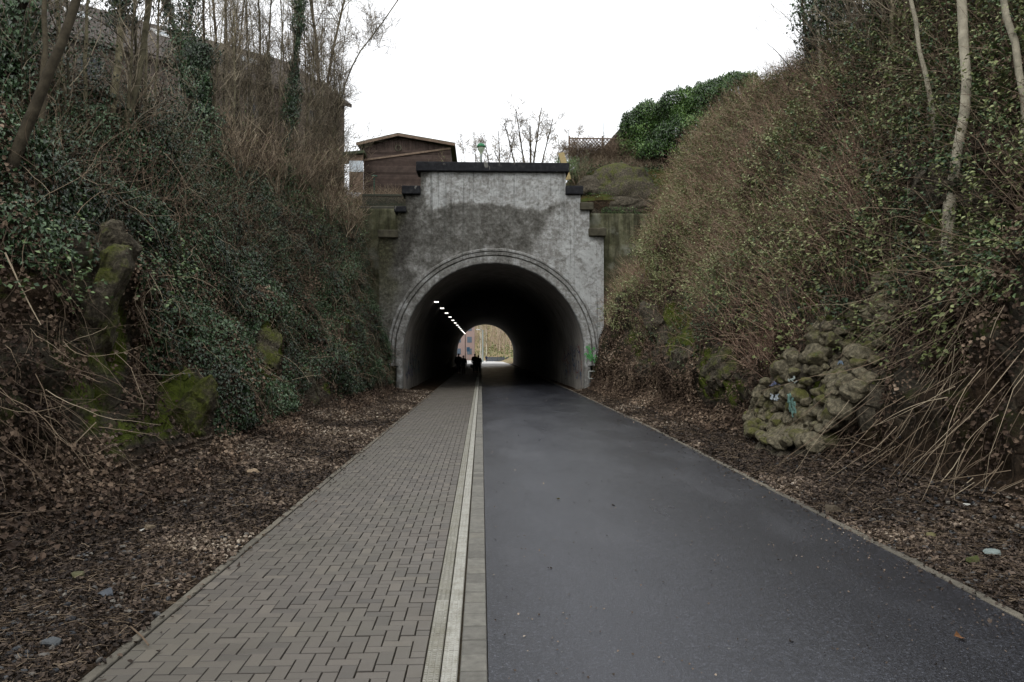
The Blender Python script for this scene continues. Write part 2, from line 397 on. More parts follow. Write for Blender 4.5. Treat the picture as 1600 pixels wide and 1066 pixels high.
GR = {}
MOSSL = [(165, 540, 38, 120, 1), (150, 420, 60, 60, .8), (285, 655, 48, 85, 1.2), (420, 550, 22, 55, 1), (70, 560, 60, 70, .5), (205, 700, 45, 60, .9), (500, 640, 35, 45, .9), (130, 640, 40, 50, .8), (560, 520, 30, 90, .5), (470, 560, 25, 60, .6)]
MOSSR = [(1115, 585, 28, 55, 1), (1010, 520, 35, 70, .6), (1060, 520, 30, 60, .9), (1150, 610, 25, 30, .6), (1270, 480, 40, 40, .6), (1450, 330, 60, 50, .5), (1390, 460, 26, 60, 1), (1330, 560, 50, 75, 1), (1265, 625, 65, 65, 1), (1010, 420, 25, 20, .8)]
def blob(px, py, L):
    r = np.zeros(len(px))
    for cx, cy, rx, ry, w in L:
        d = ((px - cx) / rx) ** 2 + ((py - cy) / ry) ** 2
        r = np.maximum(r, w * np.clip(1.5 - d, 0, 1)) if w > 0 else r * (1 + w * np.clip(1.5 - d, 0, 1))
    return r
def make_bank(side):
    A, B = profs(side); ys = np.arange(-14, 39.01, .13); 
    def resample(Q, nI=130, nO=22):
        inner = Q[:-1]; d = np.concatenate([[0], np.cumsum(np.linalg.norm(np.diff(inner, axis=0), axis=1))])
        s = np.linspace(0, d[-1], nI); I = np.stack([np.interp(s, d, inner[:, 0]), np.interp(s, d, inner[:, 1])], -1)
        # soften corners
        for _ in range(3): I[1:-1] = (I[:-2] + 2 * I[1:-1] + I[2:]) / 4
        t = np.linspace(0, 1, nO + 1)[1:, None] ** 2; O = inner[-1] * (1 - t) + Q[-1] * t
        return np.concatenate([I, O])
    a, b_ = resample(A), resample(B)
    w = sstep(22, 38, ys)[:, None, None]; Q = a[None] * (1 - w) + b_[None] * w
    G = np.stack([Q[..., 0], np.repeat(ys[:, None], Q.shape[1], 1), Q[..., 1]], -1)
    if side > 0: G[..., 0] += ((road_edge(ys)[:, None] - .0) - Q[:, :1, 0]) * np.clip(1 - np.arange(Q.shape[1]) / 30, 0, 1)[None]
    # outward normals
    dy = np.gradient(G, axis=0); du = np.gradient(G, axis=1); Nn = nrm(np.cross(du, dy)) * (-1 if side > 0 else 1)
    Nn = np.where(Nn[..., 2:3] < 0, -Nn, Nn) if False else Nn
    if Nn[200, 60, 0] * side > 0: Nn = -Nn
    z = G[..., 2]
    rock = sstep(.25, 1.3, z) * (1 - .6 * sstep(6.5, 9.5, z))
    n1 = fbm(G, .33, 3, 11 if side < 0 else 31) - .5
    n2 = 1 - np.abs(fbm(G * np.array([1, 1, .6]), .9, 4, 17 if side < 0 else 37) * 2 - 1) - .75
    cell = vnoise(G * np.array([1, 1.2, .5]), 1.7, 5); step = np.round(cell * 4) / 4 - .5
    d = rock * (n1 * 2.1 + n2 * 1.5 + step * .34) + (fbm(G, 3.5, 3, 23) - .5) * (.05 + .16 * rock)
    edge = sstep(0, 14, np.arange(G.shape[1]))[None]
    fade = 1 - .75 * sstep(36.5, 38.8, ys)[:, None]
    G = G + Nn * (d * edge * fade)[..., None]
    dy = np.gradient(G, axis=0); du = np.gradient(G, axis=1); N2 = nrm(np.cross(du, dy))
    N2 = N2 * np.sign((N2 * Nn).sum(-1, keepdims=True))
    nu = G.shape[1]; i = np.arange(len(ys) - 1)[:, None] * nu; j = np.arange(nu - 1)[None]
    F = np.stack([i + j, i + j + 1, i + j + 1 + nu, i + j + nu], -1).reshape(-1, 4)
    if side < 0: F = F[:, ::-1]
    area = np.linalg.norm(np.cross(du, dy), axis=-1)
    GR[side] = (G, N2, area)
    px, py, _ = project(G.reshape(-1, 3)); mb = blob(px, py, MOSSL if side < 0 else MOSSR) * (G.reshape(-1, 3)[:, 1] > 4) * sstep(.35, .8, G.reshape(-1, 3)[:, 2])
    return G, F, mb
m_bank, nt, b = newmat('bank_earth', .95, .12)
f1 = noise(nt, 1.1, 6, .65); f2 = noise(nt, 9, 6, .7); f3 = noise(nt, 55, 4, .7)
c = ramp(nt, [(.3, rgb('#211b15')), (.5, rgb('#33291f')), (.7, rgb('#4a3d30'))], f2)
c = mix(nt, mrange(nt, f3, .45, .75, 0, .6), c, rgb('#5a4a3a'))
gz = nt.nodes.new('ShaderNodeNewGeometry'); sz = nt.nodes.new('ShaderNodeSeparateXYZ'); nt.links.new(gz.outputs['Position'], sz.inputs[0])
rk = mrange(nt, sz.outputs[2], .5, 1.4); rockc = ramp(nt, [(.3, rgb('#2a2721')), (.55, rgb('#4d483e')), (.75, rgb('#6b6455'))], f2)
rkm = math_(nt, 'MULTIPLY', rk, mrange(nt, f1, .46, .56)); c = mix(nt, rkm, c, rockc)
ms = math_(nt, 'MULTIPLY', rk, mrange(nt, noise(nt, 1.7, 5, .7, dist=.4), .53, .64)); c = mix(nt, math_(nt, 'MULTIPLY', ms, .75), c, ramp(nt, [(.3, rgb('#2b3313')), (.7, rgb('#4c5620'))], f3))
mp = attr(nt, 'mosspatch'); c = mix(nt, mrange(nt, mp, .1, .5, 0, .9), c, rockc)
mq = mrange(nt, math_(nt, 'ADD', mp, math_(nt, 'MULTIPLY', math_(nt, 'SUBTRACT', f1, .5), 3.0)), .55, .95, 0, .9)
c = mix(nt, mq, c, ramp(nt, [(.3, rgb('#2f3812')), (.5, rgb('#4f5a1d')), (.7, rgb('#727d2e'))], math_(nt, 'ADD', math_(nt, 'MULTIPLY', f2, .6), math_(nt, 'MULTIPLY', f3, .4))))
vor = nt.nodes.new('ShaderNodeTexVoronoi'); vor.feature = 'DISTANCE_TO_EDGE'; vor.inputs['Scale'].default_value = 2.1; g0 = nt.nodes.new('ShaderNodeNewGeometry'); nt.links.new(g0.outputs['Position'], vor.inputs['Vector'])
crack = mrange(nt, vor.outputs['Distance'], 0, .06, 0, 1)
nt.links.new(c, b.inputs['Base Color']); bump(nt, b, math_(nt, 'ADD', math_(nt, 'ADD', f2, math_(nt, 'MULTIPLY', f3, .5)), math_(nt, 'MULTIPLY', crack, .6)), 1.0, .10)
for side in (-1, 1):
    G, F, rock = make_bank(side)
    tag(build('embankment', G.reshape(-1, 3), F, m_bank, smooth=True, attrs={'mosspatch': rock}), kind='structure')

class Surf:
    """random points on a bank, weighted"""
    def __init__(s, side, y0=3, y1=39, z0=-1, z1=14, xlim=20):
        s.side = side; G, N, A = GR[side]; s.G = G; s.N = N
        w = A.copy(); w[(G[..., 1] < y0) | (G[..., 1] > y1) | (G[..., 2] < z0) | (G[..., 2] > z1) | (np.abs(G[..., 0]) > xlim)] = 0
        w[-1] = 0; w[:, -1] = 0; s.area = w.sum(); s.cdf = np.cumsum(w.ravel()) / w.sum()
    def pick(s, n):
        k = np.searchsorted(s.cdf, rng.random(n)); nu = s.G.shape[1]; i = np.minimum(k // nu, s.G.shape[0] - 2); j = np.minimum(k % nu, nu - 2)
        a = rng.random(n)[:, None]; b = rng.random(n)[:, None]
        g = lambda Q: (Q[i, j] * (1 - a) + Q[i + 1, j] * a) * (1 - b) + (Q[i, j + 1] * (1 - a) + Q[i + 1, j + 1] * a) * b
        return g(s.G), nrm(g(s.N))
def hit(px, py, side, ylo=4):
    """nearest bank surface point seen at a photo pixel"""
    G, N, _ = GR[side]; Q = G.reshape(-1, 3); x, y, d = project(Q)
    e = np.hypot(x - px, y - py); ok = (Q[:, 1] > ylo)
    tol = 9.0
    while not ((e < tol) & ok).any(): tol *= 1.5
    c = np.where((e < tol) & ok)[0]; k = c[np.argmin(Q[c, 1])]
    return Q[k].copy(), N.reshape(-1, 3)[k].copy()
def blob(px, py, L):
    """soft mask: sum of elliptic patches given by where they lie on the bank"""
    r = np.zeros(len(px))
    for cx, cy, rx, ry, w in L:
        d = ((px - cx) / rx) ** 2 + ((py - cy) / ry) ** 2
        r = np.maximum(r, w * np.clip(1.5 - d, 0, 1)) if w > 0 else r * (1 + w * np.clip(1.5 - d, 0, 1))
    return r

# ================================================================ HILLTOP over the tunnel
def hill_z(X, Y):
    zl = np.interp(Y, [39, 42, 46, 60, 125], [9.0, 9.9, 10.7, 11.2, 12.0])
    zr = np.interp(Y, [39, 41.5, 44, 60, 125], [8.6, 11.2, 12.6, 13.2, 13.4])
    t = sstep(3.4, 6.4, X); z = zl * (1 - t) + zr * t
    return z + .25 * (vnoise(np.stack([X, Y, 0 * X], -1), .4, 9) - .5)
xs = np.unique(np.concatenate([np.linspace(-70, -14, 12), np.arange(-14, 18, .5), np.linspace(18, 70, 12)])); ys = np.unique(np.concatenate([np.arange(39.9, 52, .5), np.linspace(52, 125.6, 24)]))
X, Y = np.meshgrid(xs, ys); Z = hill_z(X, Y); nx = len(xs)
V = np.stack([X, Y, Z], -1).reshape(-1, 3); i = np.arange(len(ys) - 1)[:, None] * nx; j = np.arange(nx - 1)[None]
F = np.stack([i + j, i + j + 1, i + j + 1 + nx, i + j + nx], -1).reshape(-1, 4)
m_turf, nt, b = newmat('hilltop_turf', .95, .1)
c = ramp(nt, [(.35, rgb('#3b3322')), (.5, rgb('#454022')), (.65, rgb('#3c4a22'))], noise(nt, 1.3, 6, .7)); nt.links.new(c, b.inputs['Base Color']); bump(nt, b, noise(nt, 14, 5), 1, .08)
tag(build('hilltop', V, F, m_turf, smooth=True), kind='structure')
# closing faces of the hill at both ends, outside the portal walls
hb = MB()
for ysid, xa, xb in ((39.9, -70, -4.1), (39.9, 5.35, 70), (125.6, -70, -5.5), (125.6, 6.7, 70)):
    q = np.linspace(xa, xb, 30); zz = hill_z(q, np.full(30, ysid)) + .02
    V = np.concatenate([np.stack([q, np.full(30, ysid), zz * 0 - .3], -1), np.stack([q, np.full(30, ysid), zz], -1)])
    F = np.array([[a, a + 1, a + 31, a + 30] for a in range(29)]); hb.add(V, F)
tag(hb.out('hillside', m_bank), kind='structure')

# ================================================================ TUNNEL
tun = tag(empty('tunnel', (XC, YP, 0)), 'grey rendered railway tunnel with round arched mouth and stepped parapet, now a cycle path', 'tunnel')
def rel(V): return np.asarray(V, float) - np.array((XC, YP, 0))
class RB(MB):
    def out(s, name, mat, parent=None, smooth=False):
        s.V = [rel(v) for v in s.V]; return MB.out(s, name, mat, tun if parent is None else parent, smooth)
def wx(px): return float(P(px, 500, YP)[0])
def wz(py, px=770): return float(P(px, py, YP)[2])
RW = RT + .40
xl_out, xr_out = -4.95, wx(943.5)
top_steps = [(xl_out, wx(621), wz(368)), (wx(621), wx(633), wz(333)), (wx(633), wx(657), wz(303)), (wx(657), wx(884), wz(268)), (wx(884), wx(907), wz(302)), (wx(907), wx(921), wz(328)), (wx(921), xr_out, wz(368))]
Vs = []; Fs = []; At = []; off = 0; K = 150
for (xa, xb, zt) in top_steps:
    n = max(3, int((xb - xa) / .06)); q = np.linspace(xa, xb, n)
    crit = [c_ for c_ in (XC - RW, XC + RW) if xa < c_ < xb]
    if crit: q = np.unique(np.concatenate([q] + [c_ + np.array([-.0005, .0005, .002, .008, .02, .04]) * 1 for c_ in crit] + [c_ - np.array([.002, .008, .02, .04]) for c_ in crit]))
    dx = np.abs(q - XC); zb = np.where(dx < RW, ZS + np.sqrt(np.maximum(RW ** 2 - dx ** 2, 0)), -.1)
    t = np.linspace(0, 1, K); Z = zb[:, None] + (zt - zb)[:, None] * t
    X = np.repeat(q[:, None], K, 1); V = np.stack([X, np.full_like(X, YP), Z], -1)
    dd = (fbm(V, .6, 3, 41) - .5) * .10 + (fbm(V, 3.5, 4, 42) - .5) * .09
    dd *= sstep(0, .08, Z - zb[:, None])
    V[..., 1] += dd
    n = len(q); i = np.arange(n - 1)[:, None] * K; j = np.arange(K - 1)[None]
    F = np.stack([i + j, i + K + j, i + K + j + 1, i + j + 1], -1).reshape(-1, 4)
    keep = (V.reshape(-1, 3)[F][:, :, 2].ptp(axis=1) < 2.0) if hasattr(V, 'ptp') else (np.ptp(V.reshape(-1, 3)[F][:, :, 2], axis=1) < 2.0)
    Vs.append(V.reshape(-1, 3)); Fs.append(F[keep] + off); off += V.size // 3
V = np.concatenate(Vs); F = np.concatenate(Fs)
# weathering map (real stains): 1 = pale render, 0 = dark algae ; moss = green-brown left side
px, py, _ = project(V); wob = (fbm(V, .8, 4, 51) - .5) * 46; wob2 = (fbm(V, 2.2, 4, 52) - .5) * 30
a = px + wob; b2 = py + wob * .7 + wob2 * .5
pale = .42 + 0 * px
pale = np.maximum(pale, .78 * sstep(335, 319, b2) * sstep(652, 668, a))                                   # top band
pale = np.maximum(pale, .50 * sstep(640, 700, a) * sstep(345, 380, b2) * sstep(440, 400, b2))
pale = np.where((b2 > 329) & (b2 < 388) & (a > 655) & (a < 850), np.minimum(pale, .38), pale)           # dark band
pale = np.maximum(pale, .85 * sstep(850, 885, a) * sstep(345, 380, b2))
pale = np.maximum(pale, .72 * sstep(820, 900, a + (b2 - 330) * .9))
pale = np.maximum(pale, .66 * sstep(395, 430, b2) * sstep(618, 650, a))
pale = np.maximum(pale, .62 * sstep(470, 500, b2) * sstep(605, 618, a))
pale = pale * (1 - .6 * sstep(655, 640, a) * sstep(450, 400, b2))
pale = pale * (1 - .9 * sstep(560, 572, py + wob2 * .3))
moss = sstep(632, 606, a) * sstep(560, 400, b2) * .9 + .8 * sstep(563, 574, py) 
m_port, nt, b = newmat('roughcast_render', .92, .15)
rough_n = noise(nt, 7, 6, .7, dist=.3); fine = noise(nt, 45, 5, .7); big = noise(nt, 1.6, 6, .75)
f = math_(nt, 'ADD', attr(nt, 'pale'), math_(nt, 'MULTIPLY', math_(nt, 'SUBTRACT', big, .5), 1.25))
f = math_(nt, 'ADD', f, math_(nt, 'MULTIPLY', math_(nt, 'SUBTRACT', rough_n, .5), 1.0))
c = ramp(nt, [(.02, rgb('#33322d')), (.22, rgb('#4a4843')), (.42, rgb('#62615c')), (.64, rgb('#81807c')), (.9, rgb('#abadab'))], f)
c = mix(nt, mrange(nt, fine, .55, .75, 0, .35), c, rgb('#3b3c3a'))
drip = noise(nt, 1, 5, .65, stretch=(7, 1, .16)); c = mix(nt, mrange(nt, drip, .54, .70, 0, .6), c, rgb('#3e3f3b'))
c = mix(nt, math_(nt, 'MULTIPLY', attr(nt, 'moss'), mrange(nt, big, .3, .6, .5, 1)), c, ramp(nt, [(.3, rgb('#2c2b1f')), (.5, rgb('#45442f')), (.7, rgb('#6b6b52'))], rough_n))
nt.links.new(c, b.inputs['Base Color']); bump(nt, b, math_(nt, 'ADD', rough_n, math_(nt, 'MULTIPLY', fine, .6)), .9, .05)
build('portal_wall', rel(V), F, m_port, tun, True, {'pale': pale, 'moss': moss})
# thickness behind the face
bk = RB()
for (xa, xb, zt) in top_steps:
    bk.box(((xa + xb) / 2, YP + .62, (zt + 6.75) / 2), (xb - xa, 1.1, zt - 6.75))
for xa, xb in ((xr_out - .5, xr_out), (xl_out, xl_out + .35)): bk.box(((xa + xb) / 2, YP + .62, 3.3), (xb - xa, 1.1, 6.9))
bk.box((4.9, YP + 1.25, 7.6), (1.6, .3, 2.0)); bk.box((-3.9, YP + .95, 8.0), (1.4, .2, 2.1))
m_conc = M_rnd('dark_concrete', ['#3b3a33', '#4b4a42', '#5b594f'], .95, .1, 30, .4, 2.2)
bk.out('wall_core', m_conc)
# side return visible on the right edge is covered by the core; coping slabs
m_cope, nt, b = newmat('black_coping', .9, .2)
c = ramp(nt, [(.3, rgb('#141416')), (.55, rgb('#242528')), (.75, rgb('#3c3c3a'))], noise(nt, 4, 6, .7)); c = mix(nt, mrange(nt, noise(nt, 1.2, 5, stretch=(2, 1, 1)), .62, .66, 0, .7), c, rgb('#7e7d76'))
nt.links.new(c, b.inputs['Base Color']); bump(nt, b, noise(nt, 25, 5), .8, .03)
def cope(pa, pb, ta, tb, dep=1.5, proud=.22, mat=None):
    xa, xb = wx(pa), wx(pb); za, zb = wz(tb), wz(ta); q = RB(); q.box(((xa + xb) / 2, YP + dep / 2 - proud, (za + zb) / 2), (xb - xa, dep, zb - za), bev=.035)
    q.out('coping', mat or m_cope)
cope(650, 889, 255, 269.5)
m_cope2 = M_rnd('weathered_coping', ['#3a3830', '#4a473c', '#5a5648'], .92, .1, 30, .45, 3)
cope(628, 657, 292.5, 305.5); cope(616, 635, 324, 333.5); cope(590.5, 622, 361, 373, mat=m_cope2)
cope(883.5, 911, 290.5, 304, mat=m_cope); cope(906, 927, 316, 328, mat=m_cope2); cope(919.5, 947, 356, 369, mat=m_cope2)

# archivolt ring
prof = [(0.0, .30), (0.0, -.06), (.05, -.11), (.34, -.13), (.36, -.05), (.40, -.05), (.42, -.12), (.56, -.14), (.575, -.06), (.60, -.06), (.615, -.13), (.70, -.14), (.74, -.10), (.75, .10)]
prof = np.array(prof); 
angs = np.linspace(0, np.pi, 181)
path2 = [(XC + RT * 0 + 1, 0)]
leg = np.linspace(-.05, ZS, 14)
C = []
for z in leg[:-1]: C.append((XC, z, 1.0, 0.0))
for a in angs: C.append((XC, ZS, math.cos(a), math.sin(a)))
for z in leg[::-1][1:]: C.append((XC, z, -1.0, 0.0))
C = np.array(C)
def ring(sel, nm, wid=1.0):
    Cc = C[sel]; r = RT + prof[:, 0] * wid
    X = Cc[:, 0:1] + r[None] * Cc[:, 2:3]; Z = Cc[:, 1:2] + r[None] * Cc[:, 3:4]; Yv = YP + np.repeat(prof[None, :, 1], len(Cc), 0)
    V = np.stack([X, Yv, Z], -1)
    er = (fbm(V, 2.5, 4, 61) - .5); V[..., 1] += er * .06 + .05 * np.maximum(fbm(V, 1.2, 3, 62) - .6, 0) * 3
    V[:, 1:-1, 0] += (er * .05)[:, 1:-1] * Cc[:, 2:3]; V[:, 1:-1, 2] += (er * .05)[:, 1:-1] * Cc[:, 3:4]
    m_ = len(prof); i = np.arange(len(Cc) - 1)[:, None] * m_; j = np.arange(m_ - 1)[None]
    F = np.stack([i + j, i + j + 1, i + j + 1 + m_, i + j + m_], -1).reshape(-1, 4)
    px, py, _ = project(V.reshape(-1, 3))
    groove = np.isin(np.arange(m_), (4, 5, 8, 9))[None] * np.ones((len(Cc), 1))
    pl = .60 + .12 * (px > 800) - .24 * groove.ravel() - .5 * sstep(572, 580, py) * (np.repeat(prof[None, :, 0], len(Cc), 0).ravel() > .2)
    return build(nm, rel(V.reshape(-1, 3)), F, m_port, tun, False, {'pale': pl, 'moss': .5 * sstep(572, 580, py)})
full = np.arange(len(C)); up = np.where(C[:, 1] > 1.15)[0]
ring(up, 'arch_ring')
# lower jambs: only the inner roll survives, outer part broken away
prof_save = prof; prof = np.array([(0, .3), (0, -.05), (.04, -.10), (.20, -.10), (.30, -.04), (.36, .15)])
lowR = np.where((C[:, 1] <= 1.3) & (C[:, 2] > 0))[0]; lowL = np.where((C[:, 1] <= 1.3) & (C[:, 2] < 0))[0]
for s_ in (lowR, lowL):
    Cc = C[s_]; m_ = len(prof); r = RT + prof[:, 0]
    V = np.stack([Cc[:, 0:1] + r[None] * Cc[:, 2:3], YP + np.repeat(prof[None, :, 1], len(Cc), 0), np.repeat(Cc[:, 1:2], m_, 1)], -1)
    V[..., 1] += (fbm(V, 3, 4, 66) - .5) * .1
    i = np.arange(len(Cc) - 1)[:, None] * m_; j = np.arange(m_ - 1)[None]; F = np.stack([i + j, i + j + 1, i + j + 1 + m_, i + j + m_], -1).reshape(-1, 4)
    build('jamb', rel(V.reshape(-1, 3)), F, m_port, tun, True, {'pale': np.full(V.size // 3, .62), 'moss': np.zeros(V.size // 3)})
prof = prof_save
# lining
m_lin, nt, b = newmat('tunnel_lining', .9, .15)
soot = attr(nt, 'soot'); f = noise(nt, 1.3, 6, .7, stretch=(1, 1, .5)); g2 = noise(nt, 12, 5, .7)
c = ramp(nt, [(.3, rgb('#8f8b84')), (.5, rgb('#aca79f')), (.7, rgb('#c6c2ba'))], f)  # walls raised pale to put the mouth daylight into the colour
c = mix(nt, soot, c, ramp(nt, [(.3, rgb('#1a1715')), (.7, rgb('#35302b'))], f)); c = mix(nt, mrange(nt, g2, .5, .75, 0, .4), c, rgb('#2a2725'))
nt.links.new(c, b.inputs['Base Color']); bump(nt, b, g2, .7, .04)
yy = np.concatenate([np.arange(YP + .28, 60, .35), np.arange(60, YE, 1.2), [YE]])
Cc = C; V = np.stack([np.repeat((Cc[:, 0] + RT * Cc[:, 2])[None], len(yy), 0), np.repeat(yy[:, None], len(Cc), 1), np.repeat((Cc[:, 1] + RT * Cc[:, 3])[None], len(yy), 0)], -1)
n_ = (fbm(V, .8, 4, 71) - .5) * .16 * sstep(.3, 2, yy - YP)[:, None]
# shallow ribs / courses
n_ += .03 * (np.mod(V[..., 1] - YP, 3.0) < .35) * sstep(.5, 1, yy - YP)[:, None]
V[..., 0] -= n_ * Cc[:, 2][None]; V[..., 2] -= n_ * Cc[:, 3][None]
m_ = len(Cc); i = np.arange(len(yy) - 1)[:, None] * m_; j = np.arange(m_ - 1)[None]; F = np.stack([i + j, i + j + 1, i + j + 1 + m_, i + j + m_], -1).reshape(-1, 4)
soot_shadev = np.clip(sstep(1.8, 4.6, V[..., 2] + (fbm(V, .5, 3, 73) - .5) * 2) * .5 + .8 * sstep(6, 26, V[..., 1] - YP), 0, .97)  # soot up on the vault, plus shade painted in with depth
build('lining', rel(V.reshape(-1, 3)), F, m_lin, tun, True, {'soot': soot_shadev.ravel()})
# far portal facing (towards the light beyond) and top of the bore body are inside the hill
fw = RB(); 
for k in range(60):
    a0, a1 = np.pi * k / 60, np.pi * (k + 1) / 60
    ri, ro = RT, RT + 2.2
    fw.add([(XC + r * math.cos(a), YE + .01, ZS + r * math.sin(a)) for r, a in ((ri, a0), (ro, a0), (ro, a1), (ri, a1))], np.array([[0, 1, 2, 3]]))
for s_ in (-1, 1): fw.add([(XC + s_ * RT, YE + .01, -.1), (XC + s_ * (RT + 2.2), YE + .01, -.1), (XC + s_ * (RT + 2.2), YE + .01, ZS), (XC + s_ * RT, YE + .01, ZS)], np.array([[0, 1, 2, 3]]))
fw.box((XC, YE + .2, 10.2), (14, .5, 4.2)); fw.box((XC - 6, YE + .2, 4), (1.2, .5, 8.3)); fw.box((XC + 6, YE + .2, 4), (1.2, .5, 8.3))
fw.out('far_portal', m_conc)

# graffiti: painted strokes on the walls near the mouth
def strokes(n, ylo, yhi, side, cols, zlo=.35, zhi=2.3):
    for ci_, col in enumerate(cols):
        g = RB()
        for _ in range(n):
            yc = rng.uniform(ylo, yhi); zc = rng.uniform(zlo + .2, zhi - .2); s = rng.uniform(.12, .34)
            k = 9; t = np.linspace(0, 1, k); ph = rng.uniform(0, 6.28, 4)
            yv = yc + s * (1.2 * np.sin(3.1 * t * rng.uniform(.6, 1.6) + ph[0]) * rng.choice([.3, 1])); zv = zc + s * (1.5 * (t - .5) * rng.choice([-1, 1]) + .6 * np.sin(5 * t + ph[1]))
            zv = np.clip(zv, zlo * .6, zhi); w = rng.uniform(.012, .035)
            pts = np.stack([np.zeros(k), yv, zv], -1); d = np.gradient(pts, axis=0); nn = nrm(np.cross(d, [1, 0, 0])) * w
            VV = np.concatenate([pts - nn, pts + nn]); ang = np.arcsin(np.clip((VV[:, 2] - ZS) / RT, 0, 1))
            lo = .16
            nz = (fbm(np.stack([XC + side * RT * np.cos(ang), VV[:, 1], VV[:, 2]], -1), .8, 4, 71) - .5) * .16 * sstep(.3, 2, VV[:, 1] - YP) + .034
            VV[:, 0] = XC + side * (RT * np.cos(ang) - nz)
            g.add(VV, np.array([[a, a + 1, a + 1 + k, a + k] for a in range(k - 1)]))
        g.out('graffiti', newflat('paint', col))
_fl = {}
def newflat(nm, col, rough=.7):
    if col in _fl: return _fl[col]
    m, nt, b = newmat(nm, rough, .3); f = noise(nt, 18, 4, .7)
    nt.links.new(ramp(nt, [(.3, tuple(v * .6 for v in rgb(col)[:3]) + (1,)), (.6, rgb(col))], f), b.inputs['Base Color']); _fl[col] = m; return m
strokes(34, 39.3, 48.5, 1, ['#3c4a78', '#4b7ba0', '#2a2a2e', '#9a5640'])
strokes(34, 39.3, 48.5, -1, ['#33405f', '#3f8794', '#26262a', '#7f7fa0'])
g = RB()     # green scribble on the right ring
for k in range(9):
    t = np.linspace(0, 1, 8); cx_, cz_ = wx(922) + rng.uniform(-.2, .35), wz(552) + rng.uniform(-.4, .35)
    X = cx_ + .3 * (t - .5) * rng.choice([-1, 1]); Z = cz_ + .25 * np.sin(7 * t + rng.uniform(0, 6)) * (1 - t)
    g.add(np.concatenate([np.stack([X, np.full(8, YP - .19), Z - .045], -1), np.stack([X + .02, np.full(8, YP - .19), Z + .045], -1)]), np.array([[a, a + 1, a + 9, a + 8] for a in range(7)]))
g.out('graffiti', newflat('paint', '#59a05c'))
g = RB(); x0_, x1_, z0_, z1_ = wx(919), wx(929.5), wz(591.5), wz(580)
for a, b_ in (((x0_, z0_), (x1_, z0_)), ((x1_, z0_), (x1_ - .02, z1_)), ((x1_ - .02, z1_), (x0_, z1_)), ((x0_, z1_), (x0_, z0_))):
    g.beam((a[0], YP - .2, a[1]), (b_[0], YP - .2, b_[1]), .035, .035)
# the small white frame leans on the foot of the jamb
fr = g; fr.V = [np.asarray(v) + np.array((XC, YP, 0)) * 0 for v in fr.V]
o = MB.out(g, 'wire_square', newflat('white_paint', '#b9bfb9')); tag(o, 'small pale square metal frame at the right foot of the tunnel arch', 'wire square')

# ================================================================ WING WALLS beside the portal
m_wing, nt, b = newmat('stained_concrete', .93, .15)
f1 = noise(nt, 1.3, 6, .7); f2 = noise(nt, 1, 6, .65, stretch=(3.2, 3.2, .3)); f3 = noise(nt, 30, 5, .7)
c = ramp(nt, [(.3, rgb('#37372a')), (.5, rgb('#54543f')), (.7, rgb('#7d7c67'))], f1)
c = mix(nt, mrange(nt, f2, .45, .65, 0, .8), c, rgb('#2b2a1f')); c = mix(nt, mrange(nt, noise(nt, .8, 5), .56, .7, 0, .6), c, rgb('#8f9186'))
nt.links.new(c, b.inputs['Base Color']); bump(nt, b, math_(nt, 'ADD', f1, f3), .6, .04)
def slab(name, xa, xb, za, zb, y, th, label, cat, seed, amp=.12, mat=None, top=None):
    nx, nz = max(8, int((xb - xa) / .12)), max(8, int((zb - za) / .12)); X, Z = np.meshgrid(np.linspace(xa, xb, nx), np.linspace(0, 1, nz))
    zt = zb if top is None else top(X)
    Z = za + (zt - za) * Z; V = np.stack([X, np.full_like(X, y), Z], -1); V[..., 1] += (fbm(V, .7, 4, seed) - .5) * amp * 2; V[-1:, :, 1] += 0
    i = np.arange(nz - 1)[:, None] * nx; j = np.arange(nx - 1)[None]; F = np.stack([i + j, i + j + 1, i + j + 1 + nx, i + j + nx], -1).reshape(-1, 4)
    T = V[-1].copy(); T2 = T.copy(); T2[:, 1] = y + th; n0 = V.size // 3
    VV = np.concatenate([V.reshape(-1, 3), T2]); F2 = np.array([[n0 - nx + a, n0 - nx + a + 1, n0 + a + 1, n0 + a] for a in range(nx - 1)])
    o = build(name, VV, np.concatenate([F, F2]), mat or m_wing, None, True); tag(o, label, cat); return o
slab('retaining_wall', 5.25, 11.5, 0, float(P(960, 334, 39.6)[2]), 39.55, .9, 'mossy concrete retaining wall right of the tunnel mouth, below the boulder', 'retaining wall', 81)
slab('retaining_wall', -8.5, -4.0, 0, float(P(600, 326, 39.3)[2]), 39.35, .9, 'stained greenish concrete retaining wall left of the tunnel mouth', 'retaining wall', 82)
# ================================================================ THINGS ON THE HILLTOP
def X_(px, Y): return float(P(px, 550, Y)[0])
def Z_(py, Y, px=770): return float(P(px, py, Y)[2])
# ---- wooden garden hut with shallow gable
YS = 46.0
m_wood = M_rnd('brown_boards', ['#39302b', '#453a34', '#524640', '#4a403a'], .85, .2, 60, .3, 3)
m_woodl = M_rnd('grey_timber', ['#55473d', '#6b5b4e', '#7c6c5d'], .85, .2, 60, .3, 6)
hut = tag(empty('garden_hut', (X_(636, YS), YS, Z_(306, YS))), 'dark brown boarded wooden hut with shallow gable roof behind the tunnel parapet', 'hut')
hx, hz = X_(636, YS), Z_(306, YS)
def loc(V): return V
class LB(MB):
    def __init__(s, o): super().__init__(); s.o = np.array(o, float)
    def out(s, name, mat, parent=None, smooth=False):
        s.V = [np.asarray(v) - s.o for v in s.V]; return MB.out(s, name, mat, parent, smooth)
H0 = (hx, YS, hz)
xl, xr = X_(567.5, YS), X_(704, YS); zb = hz - .6; zel, zer, zap = Z_(233, YS), Z_(232, YS), Z_(216, YS); xap = X_(622, YS)
def zroof(x): return np.where(x < xap, zel + (zap - zel) * (x - xl) / (xap - xl), zer + (zap - zer) * (xr - x) / (xr - xap))
w = LB(H0); zg = zel - .12; z = zb; k = 0
